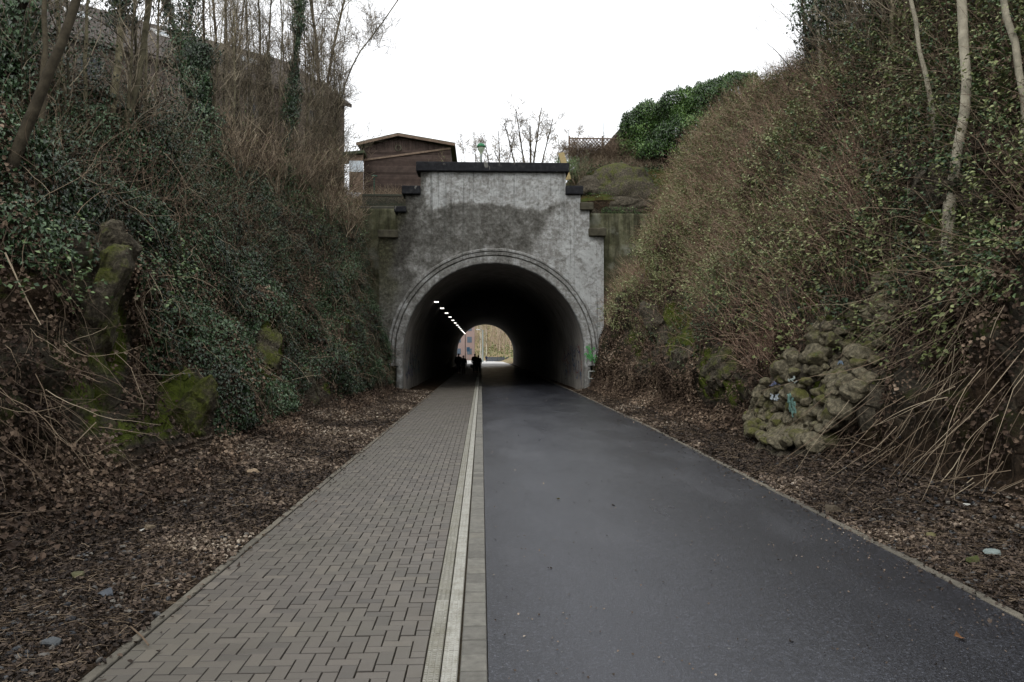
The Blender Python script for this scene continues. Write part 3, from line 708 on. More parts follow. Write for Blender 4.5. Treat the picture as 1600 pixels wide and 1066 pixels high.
while z < zg - .02:
    h = .128; w.box(((xl + xr) / 2, YS + .02 + .0, z + h / 2), (xr - xl, .05, h - .012), tilt=(.10, 0), rnd=rng.random()); z += h
w.box(((xl + xr) / 2, YS + .06, (zb + zg) / 2), (xr - xl - .02, .04, zg - zb), rnd=0)
n = 44
for i_ in range(n):
    xa = xl + (xr - xl) * (i_ + .5) / n; zt = float(zroof(np.array(xa))); 
    if zt > zg: w.box((xa, YS + .03, (zg + zt) / 2), ((xr - xl) / n - .015, .06, zt - zg), rnd=rng.random())
for xx in (xl, xr):   # side walls
    w.box((xx + (.03 if xx == xl else -.03), YS + 3.0, (zb + zel - .1) / 2), (.06, 5.9, zel - .1 - zb), rnd=.2)
w.out('wall', m_wood, hut)
r = LB(H0)
xe1, xe2 = X_(557, YS), X_(711, YS); ze1, ze2, za = Z_(227, YS), Z_(226, YS), Z_(211.5, YS)
m_roof = M_rnd('roofing_felt', ['#3f4034', '#55564a', '#4a4538'], .9, .2, 25, .4, 4)
for (xa, za_), (xb, zb_) in (((xe1, ze1), (xap, za)), ((xap, za), (xe2, ze2))):
    V = [(xa, YS - .35, za_), (xb, YS - .35, zb_), (xb, YS + 6.2, zb_), (xa, YS + 6.2, za_)]; V += [(x, y, z - .07) for x, y, z in V]
    r.add(V, np.array([[0, 1, 2, 3], [7, 6, 5, 4], [0, 4, 5, 1], [1, 5, 6, 2], [2, 6, 7, 3], [3, 7, 4, 0]]), .5)
r.out('roof', m_roof, hut)
r = LB(H0)
r.beam((xe1, YS - .37, ze1 - .12), (xap, YS - .37, za - .12), .03, .14, .8); r.beam((xap, YS - .37, za - .12), (xe2, YS - .37, ze2 - .12), .03, .14, .6)
r.out('bargeboard', m_woodl, hut)
r = LB(H0); r.beam((X_(568, YS), YS - .05, Z_(252.5, YS)), (X_(704, YS), YS - .05, Z_(233, YS)), .07, .10, .9); r.out('batten', m_woodl, hut)
r = LB(H0); r.box((X_(676, YS), YS - .01, (zg + Z_(254, YS)) / 2), (.06, .06, 1.0), rnd=.3); r.out('corner_trim', m_wood, hut)
r = LB(H0); r.tube([(X_(561, YS), YS - .1, ze1 - .2), (X_(566, YS), YS - .06, ze1 - .45), (X_(566, YS), YS - .06, zb)], .04, 8); r.out('drainpipe', newflat('dark_pipe', '#2c2a2a'), hut)
# round wreath-like vent under the gable
r = LB(H0); a = np.linspace(0, 2 * np.pi, 17); r.tube(np.stack([X_(622, YS) + .16 * np.cos(a), 0 * a + YS - .06, Z_(233, YS) + .16 * np.sin(a)], -1), .035, 6); r.out('wreath', newflat('dry_wreath', '#5d5a4a'), hut)
# ---- pale lean-to left of the hut
Yl = 45.0; o = (X_(555, Yl), Yl, Z_(300, Yl))
lean = tag(empty('lean_to', o), 'low lean-to shelter with a white panel and mossy roof, left of the brown hut', 'lean-to')
q = LB(o); q.box((X_(556, Yl), Yl, Z_(262, Yl)), (X_(566, Yl) - X_(544, Yl), .06, Z_(254, Yl) - Z_(271, Yl))); q.out('panel', newflat('white_panel', '#c3ccd2'), lean)
q = LB(o); q.box((X_(556, Yl), Yl + .05, Z_(286, Yl)), (X_(566, Yl) - X_(544, Yl), .1, 1.2)); q.box((X_(554, Yl), Yl + .06, Z_(249, Yl)), (.9, .12, .35)); q.out('wall', m_woodl, lean)
q = LB(o); q.box((X_(548, Yl), Yl + .9, Z_(242, Yl)), (1.5, 2.2, .16), tilt=(.0, -.1)); q.out('roof', newflat('mossy_roof', '#3c4630'), lean)
# ---- railing above the left wing wall
Yr = 40.2; o = (X_(597, Yr), Yr, Z_(322, Yr)); rl = tag(empty('railing', o), 'low dark mossy railing with close vertical bars above the left wing wall', 'railing')
q = LB(o); xa, xb = X_(566, Yr), X_(633, Yr)
for i_ in range(44):
    xx = xa + (xb - xa) * i_ / 43; q.box((xx, Yr, Z_(314.5, Yr)), (.028, .03, Z_(308, Yr) - Z_(322, Yr)))
q.out('bars', newflat('mossy_iron', '#3a4038'), rl)
q = LB(o); q.box(((xa + xb) / 2, Yr, Z_(306.5, Yr)), (xb - xa, .12, .09)); q.box(((xa + xb) / 2, Yr + .0, Z_(322.5, Yr)), (xb - xa, .14, .08)); q.out('rail', newflat('mossy_iron2', '#45483c'), rl)
q = MB(); q.box((X_(598, 39.9), 40.3, Z_(340, 39.9)), (2.3, 1.3, 1.0), bev=.05); tag(q.out('wall_ledge', m_conc), 'mossy concrete ledge below the low railing, left of the parapet', 'ledge')
# ---- green standpipe post in front of hut
Yq = 43.5; o = (X_(584, Yq), Yq, Z_(306, Yq)); pp = tag(empty('post', o), 'thin dark green post with a small disc, standing before the brown hut', 'post')
q = LB(o); q.tube([(o[0], Yq, o[2] - .5), (o[0], Yq, Z_(276, Yq))], .035, 8); q.out('pole', newflat('green_paint', '#2c4a3c'), pp)
q = LB(o); q.lathe((o[0], Yq, Z_(277, Yq)), [(.0, .05), (.16, .03), (.17, -.02), (.0, -.05)], 14); q.out('cap', newflat('green_paint2', '#35574a'), pp)
# ---- lamp with green dome
Yk = 52.0; o = (X_(751.5, Yk), Yk, 10.8); lp = tag(empty('street_lamp', o), 'street lamp with green dome top showing over the tunnel parapet', 'street lamp')
zt = Z_(224, Yk)
q = LB(o); q.tube([(o[0], Yk, 10.8), (o[0], Yk, zt - .75)], .055, 10); q.out('pole', newflat('grey_green_metal', '#5b6a62'), lp)
q = LB(o); q.lathe((o[0], Yk, zt), [(.0, .0), (.12, -.01), (.22, -.08), (.29, -.2), (.30, -.27), (.0, -.25)], 20); q.out('cap', newflat('green_dome', '#1e6b42', .35), lp, True)
q = LB(o); q.lathe((o[0], Yk, zt), [(.24, -.27), (.22, -.4), (.14, -.56), (.07, -.68), (.07, -.76)], 20); q.out('lamp_shade', newflat('frosted', '#a9b5a0', .3), lp, True)
# ---- pale wooden board post at right end of parapet
Yb = 40.6; o = (X_(883, Yb), Yb, Z_(292, Yb)); bp = MB(); bp.beam((X_(888, Yb), Yb, Z_(280, Yb)), (X_(877, Yb), Yb, Z_(238, Yb)), .30, .10, .5)
tag(bp.out('wooden_board', newflat('fresh_board', '#a8966a')), 'pale yellowish plank leaning at the right end of the black coping', 'plank')
# ---- mossy concrete mass right of the steps
def lump(c, s, seed, nplanes=16, sub=3, rough=.10, flat=None):
    """faceted boulder: convex hull of random planes, then roughened"""
    V, F = ICO[sub]; rs = np.random.default_rng(seed)
    n = nrm(rs.normal(0, 1, (nplanes, 3))); d = rs.uniform(.62, 1.0, nplanes)
    dots = V @ n.T; r = np.min(np.where(dots > .15, d / np.maximum(dots, .15), 9), axis=1); r = np.minimum(r, 1.15)
    Q = V * r[:, None] * np.asarray(s, float)
    f = 2.2 / max(s)
    if rough > .13:
        st = Q[:, 2] * .8 + Q[:, 1] * .5; Q = Q * (1 + .07 * np.sign(np.sin(st * 9 / max(s) + 3 * vnoise(Q, 1.5, seed % 40)))[:, None]); Q = Q + (fbm(Q + seed, 5.0, 4, 7)[:, None] - .5) * .16
    Q = Q * (1 + rough * (fbm(Q + seed * 3.1, f * 1.5, 4, seed % 50)[:, None] - .5) * 2)
    return Q, F
def make_ico(sub):
    t = (1 + 5 ** .5) / 2
    V = [(-1, t, 0), (1, t, 0), (-1, -t, 0), (1, -t, 0), (0, -1, t), (0, 1, t), (0, -1, -t), (0, 1, -t), (t, 0, -1), (t, 0, 1), (-t, 0, -1), (-t, 0, 1)]
    F = [(0, 11, 5), (0, 5, 1), (0, 1, 7), (0, 7, 10), (0, 10, 11), (1, 5, 9), (5, 11, 4), (11, 10, 2), (10, 7, 6), (7, 1, 8), (3, 9, 4), (3, 4, 2), (3, 2, 6), (3, 6, 8), (3, 8, 9), (4, 9, 5), (2, 4, 11), (6, 2, 10), (8, 6, 7), (9, 8, 1)]
    V = [tuple(nrm(np.array(v, float))) for v in V]
    for _ in range(sub):
        c = {}; G = []
        def mid(a, b):
            k = (min(a, b), max(a, b))
            if k not in c: V.append(tuple(nrm((np.array(V[a]) + np.array(V[b])) / 2))); c[k] = len(V) - 1
            return c[k]
        for a, b, d in F:
            x, y, z = mid(a, b), mid(b, d), mid(d, a); G += [(a, x, z), (b, y, x), (d, z, y), (x, y, z)]
        F = G
    return np.array(V), np.array(F)
ICO = {k: make_ico(k) for k in (0, 1, 2, 3, 4)}
m_mossrock, nt, b = newmat('mossy_rock', .95, .12)
f1 = noise(nt, 3, 6, .7); f2 = noise(nt, 16, 6, .7); f3 = noise(nt, 70, 3)
c = ramp(nt, [(.3, rgb('#2d2a24')), (.5, rgb('#4c473d')), (.7, rgb('#736c5d'))], f2)
gz = nt.nodes.new('ShaderNodeNewGeometry'); sz = nt.nodes.new('ShaderNodeSeparateXYZ'); nt.links.new(gz.outputs['Normal'], sz.inputs[0])
mo = math_(nt, 'ADD', math_(nt, 'ADD', attr(nt, 'rnd'), math_(nt, 'MULTIPLY', sz.outputs[2], .25)), math_(nt, 'MULTIPLY', math_(nt, 'SUBTRACT', f1, .5), 2.6))
c = mix(nt, mrange(nt, mo, .4, .95, 0, .9), c, ramp(nt, [(.3, rgb('#2e3416')), (.5, rgb('#4a5020')), (.7, rgb('#69702f'))], math_(nt, 'ADD', math_(nt, 'MULTIPLY', f2, .6), math_(nt, 'MULTIPLY', f3, .4))))
nt.links.new(c, b.inputs['Base Color']); bump(nt, b, math_(nt, 'ADD', f2, math_(nt, 'MULTIPLY', f3, .4)), 1, .05)
m_rubble = m_mossrock.copy(); m_rubble.name = 'rubble_stone'
for n_ in m_rubble.node_tree.nodes:
    if n_.type == 'VALTORGB' and abs(n_.color_ramp.elements[-1].color[0] - rgb('#736c5d')[0]) < 1e-4:
        for e_, c_ in zip(n_.color_ramp.elements, ('#3b382f', '#6c6655', '#989078')): e_.color = rgb(c_)
    if n_.type == 'VALTORGB' and abs(n_.color_ramp.elements[-1].color[0] - rgb('#69702f')[0]) < 1e-4:
        for e_, c_ in zip(n_.color_ramp.elements, ('#393b1d', '#57582c', '#767540')): e_.color = rgb(c_)
def rock_thing(c, s, seed, moss, label, name='rock_outcrop', cat='rock outcrop', rz=0, rx=0, sub=4, mat=None, rough=.14):
    Q, F = lump(c, s, seed, 14, sub, rough)
    ca, sa = math.cos(rx), math.sin(rx); Q = Q @ np.array([[ca, 0, -sa], [0, 1, 0], [sa, 0, ca]])
    ca, sa = math.cos(rz), math.sin(rz); Q = Q @ np.array([[ca, sa, 0], [-sa, ca, 0], [0, 0, 1]])
    o = build(name, Q, F, mat or m_mossrock, None, name != 'rock_outcrop', {'rnd': np.full(len(Q), moss)}); o.location = tuple(c); return tag(o, label, cat)
Ym = 41.2
rock_thing((X_(972, 40.6), 40.9, Z_(318, 40.6)), (1.9, 1.0, 1.75), 5, .42, 'rounded concrete boulder with bright green moss on top, right of the stepped parapet', 'boulder', 'boulder')
rock_thing((X_(985, 40.1), 40.3, Z_(322, 40.1)), (1.35, .6, .85), 9, -.3, 'bare grey boulder in front of the moss topped one, above the right wing wall', 'boulder', 'boulder', mat=m_mossrock)
rock_thing((X_(925, 40.6), 40.9, Z_(310, 40.6)), (.75, .7, 1.0), 12, -.1, 'dark low boulder squeezed beside the stepped coping, left of the mossy one', 'boulder', 'boulder')
# ---- trellis fence with dead creeper
Yf = 43.5
fe = tag(empty('trellis_fence', (X_(965, Yf), Yf, 12.3)), 'wooden lattice trellis fence overgrown with bare brown creeper, left of the hedge', 'fence')
q = LB((X_(965, Yf), Yf, 12.3)); zlo, zhi = Z_(252, Yf), Z_(215, Yf); xa, xb = X_(890, Yf), X_(1046, Yf)
for s_ in (-1, 1):
    xx = xa - 1.6
    while xx < xb:
        a = (max(xx, xa) , zlo + max(0, xa - xx)) if s_ > 0 else (max(xx, xa), zhi - max(0, xa - xx)); L = min(zhi - zlo, xb - xx)
        e = (xx + L, zlo + L) if s_ > 0 else (xx + L, zhi - L)
        if e[0] > a[0]: q.beam((a[0], Yf + s_ * .012, a[1]), (e[0], Yf + s_ * .012, e[1]), .02, .035, rng.random())
        xx += .19
q.out('lattice', m_woodl, fe)
q = LB((X_(965, Yf), Yf, 12.3)); q.box(((xa + xb) / 2, Yf, zhi), (xb - xa, .05, .06)); q.box(((xa + xb) / 2, Yf, zlo), (xb - xa, .05, .06)); q.out('rail', m_woodl, fe)
for xx in np.linspace(xa, xb, 4):
    q = LB((X_(965, Yf), Yf, 12.3)); q.box((xx, Yf + .05, (zlo + zhi) / 2 - .4), (.08, .08, zhi - zlo + 1.1)); q.out('post', m_woodl, fe)
# ---- metal pole by the hedge and thin aerial mast
q = MB(); Yv = 37.0; q.tube([P(1157, 178, Yv), P(1156, 150, Yv), P(1153, 136, Yv)], .035, 8); tag(q.out('metal_pole', newflat('galvanised', '#8d989c', .4)), 'short pale metal pole standing in front of the right end of the hedge', 'pole')
q = MB(); q.tube([P(943.5, 240, 50), P(943.5, 192, 50)], .025, 6); tag(q.out('aerial_mast', newflat('galvanised', '#8d989c', .4)), 'very thin upright mast behind the trellis fence', 'mast')
# ---- right-hand houses behind the hedge
m_tiles, nt, b = newmat('roof_tiles', .85, .2)
f = noise(nt, 3, 5, .7); w_ = nt.nodes.new('ShaderNodeTexWave'); w_.wave_type = 'BANDS'; w_.bands_direction = 'Z'; w_.inputs['Scale'].default_value = 1.6; w_.inputs['Distortion'].default_value = .6
g_ = nt.nodes.new('ShaderNodeNewGeometry'); nt.links.new(g_.outputs['Position'], w_.inputs['Vector'])
c = ramp(nt, [(.3, rgb('#3c3733')), (.7, rgb('#5a524c'))], f); c = mix(nt, mrange(nt, w_.outputs['Fac'], 0, .4, .6, 0), c, rgb('#211e1c'))
nt.links.new(c, b.inputs['Base Color']); bump(nt, b, w_.outputs['Fac'], .7, .05)
m_brickw = M_rnd('brick_house_wall', ['#4d4540', '#5a504a', '#655b54'], .9, .15, 30, .2, 5)
def gable_house(name, a, b_, zr, half, drop, zwall, label, wins=(), overhang=.3):
    """ridge from a to b (x,y), roof falling 'drop' over 'half' on both sides"""
    a = np.array(a, float); b_ = np.array(b_, float); d = nrm(b_ - a); nn = np.array([-d[1], d[0]]); o = (a[0], a[1], zwall)
    h = tag(empty(name, o), label, 'house')
    q = LB(o); a2, b2 = a - d * overhang, b_ + d * overhang
    for s_ in (-1, 1):
        V = [(*a2, zr), (*b2, zr), (*(b2 + nn * s_ * (half + .4)), zr - drop * (half + .4) / half), (*(a2 + nn * s_ * (half + .4)), zr - drop * (half + .4) / half)]; V += [(x, y, z - .22) for x, y, z in V]
        q.add(V, np.array([[0, 1, 2, 3], [7, 6, 5, 4], [0, 4, 5, 1], [1, 5, 6, 2], [2, 6, 7, 3], [3, 7, 4, 0]]))
    q.out('roof', m_tiles, h)
    q = LB(o); c1, c2, c3, c4 = a + nn * half, a - nn * half, b_ - nn * half, b_ + nn * half; ze = zr - drop - .2
    q.add([(*c1, zwall), (*c2, zwall), (*c3, zwall), (*c4, zwall), (*c1, ze), (*c2, ze), (*c3, ze), (*c4, ze), (*a, zr - .2), (*b_, zr - .2)],
          [np.array([[0, 1, 5, 4], [1, 2, 6, 5], [2, 3, 7, 6], [3, 0, 4, 7]]), np.array([[4, 5, 8], [6, 7, 9]])])
    q.out('wall', m_brickw, h)
    return h, d, nn
def put_window(h, c, d, nn, w, ht, up=(0, 0, 1), fr='#c9c9c6', glass='#7d8890'):
    """frame + pane on a surface: centre c, along d, out nn"""
    o = h.location; c = np.array(c, float); d3 = np.array([d[0], d[1], 0.]); n3 = np.array(nn, float); up = np.array(up, float)
    q = LB(o)
    for k in (-1, 1):
        q.beam(c + d3 * w / 2 * k - up * ht / 2 + n3 * .05, c + d3 * w / 2 * k + up * ht / 2 + n3 * .05, .09, .09); q.beam(c - d3 * w / 2 + up * ht / 2 * k + n3 * .052, c + d3 * w / 2 + up * ht / 2 * k + n3 * .052, .09, .09)
    f_ = q.out('window', newflat('frame' + fr, fr), h)
    q = LB(o); V = [c + d3 * w / 2 * i + up * ht / 2 * j + n3 * .03 for i, j in ((-1, -1), (1, -1), (1, 1), (-1, 1))]; q.add(V, np.array([[0, 1, 2, 3]]))
    m = newflat('pane' + glass, glass, .1); q.out('pane', m, f_)
hs, d_, n_ = gable_house('house', (-13.6, 56.6), (-42, 31.0), 22.4, 7.2, 4.4, 10.6, 'long house with dark tiled roof behind the bare trees on the left bank')
nr = np.array([n_[0], n_[1], 0]); 
if nr[1] > 0: nr = -nr
slope = nrm(np.array([nr[0] * 7.2, nr[1] * 7.2, -4.4])); nrm_out = nrm(np.cross(slope, np.array([d_[0], d_[1], 0]))); nrm_out *= np.sign(nrm_out[2])
rid = np.array([-13.6, 56.6, 22.4])
for t_, s_ in ((4.5, 3.6), (9.5, 2.6), (14.5, 3.5), (19, 2.6), (25, 3.2)):
    c0 = rid + np.array([d_[0], d_[1], 0]) * t_ + slope * s_
    put_window(hs, c0, d_, nrm_out, 1.1, 1.3, up=-slope, glass='#8d959c')
for t_ in (2, 6, 10, 15, 20, 25):
    for zz in (16.3, 13.4):
        c0 = np.array([rid[0], rid[1], 0]) + np.array([d_[0], d_[1], 0]) * t_ + nr * 7.2; c0[2] = zz; put_window(hs, c0, d_, nr, 1.1, 1.25, fr='#77736c', glass='#2f343a')
gable_house('house', (X_(985,57), 57), (X_(985,57)+3, 66), Z_(183, 57), 1.5, 1.6, 12.5, 'small house roof peeking out behind the trellis fence and hedge')
gable_house('house', (14.2, 31), (26, 37), Z_(97, 31), 5, 3.0, 11.6, 'grey roofed house mostly hidden behind the crest of the right bank')
# white gable house far upper left
gable_house('house', (-27, 30), (-40, 44), 19.5, 4, 3.2, 10.8, 'pale house seen through trunks at the upper left corner')
# ================================================================ GROUND COVER ON THE BANKS (nobody could count it)
def M_leaf(name, cols, rough=.45, spec=.5, trans=.0):
    m = M_rnd(name, cols, rough, spec); nt = m.node_tree; b = nt.nodes['Principled BSDF']
    return m
m_ivy = M_leaf('ivy_leaf', ['#151f12', '#22331d', '#304628', '#425b38', '#64785a'], .42, .5)
m_bram = M_leaf('bramble_leaf', ['#1e2c1c', '#2e442a', '#445a34', '#5f7446', '#86946c'], .5, .4)
m_bramp = M_leaf('pale_bramble_leaf', ['#454e2c', '#5e663a', '#788052', '#979d70', '#b3b894'], .55, .3)
m_dead = M_leaf('dead_leaf', ['#281f19', '#3f332a', '#594a3e', '#746353', '#93806d', '#c2b49f'], .8, .2)
m_red = M_leaf('rusty_leaf', ['#1f1b18', '#332c27', '#4a4038', '#6b5d51', '#8c7d6d', '#bbb09f'], .75, .2)
m_stem = M_rnd('dry_stem', ['#332a22', '#4f4337', '#6c5d4d', '#8d7d69', '#b5a78f'], .85, .2)
m_stemp = M_rnd('reddish_twig', ['#584339', '#7b6153', '#9c8270', '#bba48c'], .85, .2)
m_moss = M_rnd('moss', ['#2d3810', '#45541a', '#5f6f24'], .95, .1)

class Leaves:
    def __init__(s, name, mat, smooth=False): s.name = name; s.mat = mat; s.V = []; s.F = []; s.A = []; s.n = 0
    def add(s, C, N, size, lo=0., hi=1., **k):
        if not len(C): return
        V, F, own = leaves(C, N, size, **k); c = (.6 * rng.random(len(C)) + .4 * sstep(.3, .7, fbm(C, .75, 3, 91))) ** 1.3 * (hi - lo) + lo
        s.V.append(V); s.F.append(F + s.n); s.A.append(c[own]); s.n += len(V)
    def out(s, parent=None, origin=None):
        V = np.concatenate(s.V)
        if origin is not None: V = V - np.asarray(origin)
        return build(s.name, V, np.concatenate(s.F), s.mat, parent, False, {'rnd': np.concatenate(s.A)})
def stems(C, D, L, r, K=7, wig=.25, grav=-.08, m=3, hug=None):
    """curved stems from C along D; returns polylines"""
    n = len(C); D = nrm(D); Pn = np.empty((n, K, 3)); Pn[:, 0] = C; st = (L / (K - 1))[:, None]; bend = rng.normal(0, wig * .5, (n, 3))
    for k in range(1, K):
        D = nrm(D + bend + rng.normal(0, wig, (n, 3)) + np.array([0, 0, grav])); Pn[:, k] = Pn[:, k - 1] + D * st
    R = np.broadcast_to(np.asarray(r), (n,))[:, None] * np.linspace(1, .35, K)[None]
    return Pn, R
class Stems:
    def __init__(s, name, mat): s.name = name; s.mat = mat; s.V = []; s.F = []; s.A = []; s.n = 0
    def add(s, Pn, R, m=3, lo=0, hi=1):
        V, F, own = tubes(Pn, R, m); c = rng.uniform(lo, hi, len(Pn)); s.V.append(V); s.F.append(F[0] + s.n); s.A.append(c[own]); s.n += len(V)
    def out(s, parent=None, origin=None, smooth=False):
        V = np.concatenate(s.V)
        if origin is not None: V = V - np.asarray(origin)
        return build(s.name, V, np.concatenate(s.F), s.mat, parent, smooth, {'rnd': np.concatenate(s.A)})
SL, SR = Surf(-1, 3.5, 39.0, -1, 13, 17), Surf(1, 3.5, 39.0, -1, 14, 17)
UP = np.array([0, 0, 1.]); DN = -UP
def mask_pick(S, n, blobs, thr=.5, nf=.9, seed=1, cond=None, base=0.0, sharp=.12, avoid=.93):
    C, N = S.pick(n); px, py, d = project(C)
    w = np.clip(blob(px, py, blobs) + base, 0, 1)
    nz = fbm(C, nf, 4, seed); pr = sstep(-sharp, sharp, nz - (1 - w) * .75 - (thr - .5)) * (w > 0)
    ok = rng.random(n) < pr
    if avoid: ok &= rng.random(n) > avoid * sstep(.25, .8, blob(px, py, MOSSL if S.side < 0 else MOSSR) + (fbm(C, 2.2, 3, 8) - .5) * .9)
    if cond is not None: ok &= cond(C, px, py)
    return C[ok], N[ok]

# ---- left bank: ivy
IVL = [(330, 330, 190, 120, 1), (450, 430, 130, 170, 1), (310, 480, 110, 130, 1), (400, 610, 90, 90, .9), (560, 530, 55, 130, .95), (80, 320, 140, 100, 1), (480, 290, 100, 80, .8), (230, 230, 260, 90, .8),
       (185, 500, 50, 80, -.7), (60, 560, 80, 90, -.95), (285, 660, 45, 60, -1), (120, 720, 190, 120, -.95), (420, 550, 22, 40, -.8), (500, 640, 35, 40, -.6), (165, 560, 28, 110, -.9)]
iv = Leaves('ivy', m_ivy)
C, N = mask_pick(SL, 720000, IVL, .60, .7, 101, lambda C, x, y: C[:, 2] > .35)
h = .03 + .40 * rng.random(len(C)) ** 1.4 * sstep(.35, .7, fbm(C, 1.1, 3, 103))
C2 = C + N * h[:, None]
iv.add(C2, N * .7 + UP * .45, rng.uniform(.035, .078, len(C)), 0, 1, dirv=np.broadcast_to(DN, C.shape), spread=.42)
print('ivy', len(C))
C, N = mask_pick(SL, 150000, [(180, 180, 230, 110, 1), (300, 250, 80, 60, 1)], .5, .8, 105, lambda C, x, y: C[:, 2] > 5.5)
C = C + UP * (rng.random(len(C)) ** 1.3 * 2.6 * sstep(.38, .62, fbm(C, .7, 3, 107)))[:, None]; C[:, 0] += rng.normal(0, .15, len(C))
iv.add(C, N * .5 + UP * .5, rng.uniform(.045, .08, len(C)), 0, .8, dirv=np.broadcast_to(DN, C.shape), spread=.6)
tag(iv.out(), 'dense dark ivy', kind='stuff')
# ---- left bank: brown dead leaves and twig mess
dl = Leaves('dead_leaves', m_dead)
C, N = mask_pick(SL, 230000, [(800, 500, 2000, 2000, 1)], .50, 1.3, 111, lambda C, x, y: C[:, 2] > .25)
dl.add(C + N * rng.uniform(.0, .10, len(C))[:, None], N + UP * .3, rng.uniform(.025, .07, len(C)), 0, .85, kind='curl', spread=.8)
BRN = [(120, 720, 220, 170, 1), (480, 600, 120, 80, .8), (200, 470, 60, 60, .6), (450, 480, 60, 60, .6)]
C, N = mask_pick(SL, 200000, BRN, .42, 1.3, 113, lambda C, x, y: C[:, 2] > .1)
dl.add(C + N * rng.uniform(.0, .14, len(C))[:, None], N + UP * .3, rng.uniform(.025, .07, len(C)), .0, .9, kind='curl', spread=.8)
# ---- right bank dead leaves
C, N = mask_pick(SR, 260000, [(800, 500, 2000, 2000, 1)], .50, 1.3, 121, lambda C, x, y: (C[:, 2] > .25) & ~((x > 1270) & (y > 590) & (y < 800) & (fbm(C, 1., 3, 122) > .42)))
dl.add(C + N * rng.uniform(.0, .12, len(C))[:, None], N + UP * .3, rng.uniform(.025, .065, len(C)), 0, .9, kind='curl', spread=.8)
C, N = mask_pick(SR, 120000, [(1080, 600, 140, 70, 1), (1180, 560, 80, 80, .7)], .45, 1.3, 123, lambda C, x, y: (C[:, 2] > .1))
dl.add(C + N * rng.uniform(.0, .10, len(C))[:, None], N + UP * .3, rng.uniform(.03, .08, len(C)), .2, 1, kind='curl', spread=.8)
tag(dl.out(), kind='stuff')
# ---- right bank: brambles
YG = [(1080, 330, 120, 130, 1), (1180, 220, 110, 90, 1), (1010, 450, 60, 90, .8), (1210, 370, 120, 100, .8), (1100, 260, 100, 80, 1)]
DG = [(1350, 260, 170, 220, 1), (1500, 130, 170, 170, .9), (1310, 410, 150, 80, 1), (1190, 460, 100, 70, .8), (1560, 420, 110, 60, 1), (1080, 520, 60, 60, .7), (1290, 470, 60, 50, .8)]
by = Leaves('bramble_leaves', m_bramp); bd = Leaves('bramble_leaves', m_bram)
def bramble(L, C, N, out, sz, lo, hi):
    C2 = C + N * out[:, None]; n = len(C)
    for k in range(3):   # leaves come in threes
        off = rng.normal(0, .035, (n, 3)); L.add(C2 + off, N * .4 + UP * .9, sz * rng.uniform(.8, 1.2, n), lo, hi, kind='oval', spread=.45, wide=.36, fold=.10, dirv=rng.normal(0, 1, (n, 3)) + N * .8)
C, N = mask_pick(SR, 140000, YG, .56, .8, 131, lambda C, x, y: C[:, 2] > .5)
bramble(by, C, N, rng.uniform(.05, .75, len(C)) * sstep(.3, .6, fbm(C, .9, 3, 133)), rng.uniform(.04, .075, len(C)), 0, 1)
C, N = mask_pick(SR, 170000, DG, .66, .6, 135, lambda C, x, y: C[:, 2] > .8)
bramble(bd, C, N, rng.uniform(.03, .7, len(C)) * sstep(.3, .65, fbm(C, 1.0, 3, 137)), rng.uniform(.035, .08, len(C)), 0, 1)
C, N = mask_pick(SR, 60000, [(1350, 220, 400, 330, 1)], .60, 1.1, 139, lambda C, x, y: (C[:, 2] > 1.5))
bramble(by, C, N, rng.uniform(.1, .9, len(C)), rng.uniform(.04, .08, len(C)), 0, .8)
C, N = mask_pick(SL, 40000, [(520, 290, 80, 80, 1), (60, 420, 100, 60, .7), (230, 420, 50, 50, .6)], .48, 1.2, 141, lambda C, x, y: C[:, 2] > 1.5)
bramble(bd, C, N, rng.uniform(.1, .7, len(C)), rng.uniform(.05, .09, len(C)), .2, 1)
print('bramble', by.n // 4, bd.n // 4)
tag(by.out(), kind='stuff'); tag(bd.out(), kind='stuff')
# ---- twigs and dry stems
tw = Stems('twigs', m_stemp); ds = Stems('dry_stems', m_stem)
def twig_layer(S, n, blobs, thr, seed, Lr, r, out, up, T, wig=.16, grav=-.03, cond=None, along=0, K=7, lo=0, hi=1, start=.0):
    C, N = mask_pick(S, n, blobs, thr, 1.0, seed, cond); m_ = len(C)
    D = N * out + UP * up + rng.normal(0, .3, (m_, 3)) + np.array([0, along, 0])
    Pn, R = stems(C + N * start * rng.random((m_, 1)), D, rng.uniform(*Lr, m_), r * rng.uniform(.6, 1.5, m_), K, wig, grav); T.add(Pn, R, 3, lo, hi); return m_
c0 = lambda C, x, y: C[:, 2] > .9
n1 = twig_layer(SR, 52000, [(1150, 320, 220, 240, 1), (1130, 430, 120, 110, 1)], .42, 151, (.5, 1.5), .004, .45, 1.0, tw, cond=c0)
n2 = twig_layer(SR, 36000, [(1400, 230, 260, 300, 1)], .45, 152, (.5, 1.8), .0045, .5, .8, ds, wig=.2, grav=-.09, cond=c0, hi=.75)
n3 = twig_layer(SL, 13000, [(480, 280, 140, 150, 1), (300, 260, 260, 120, .8)], .42, 153, (.6, 1.9), .005, .45, .9, ds, wig=.2, grav=-.06, cond=c0, hi=.7)
n4 = twig_layer(SL, 17000, [(300, 450, 330, 260, 1)], .45, 154, (.4, 1.5), .0045, .25, -.5, ds, wig=.22, grav=-.14, cond=c0, hi=.9, start=.2)
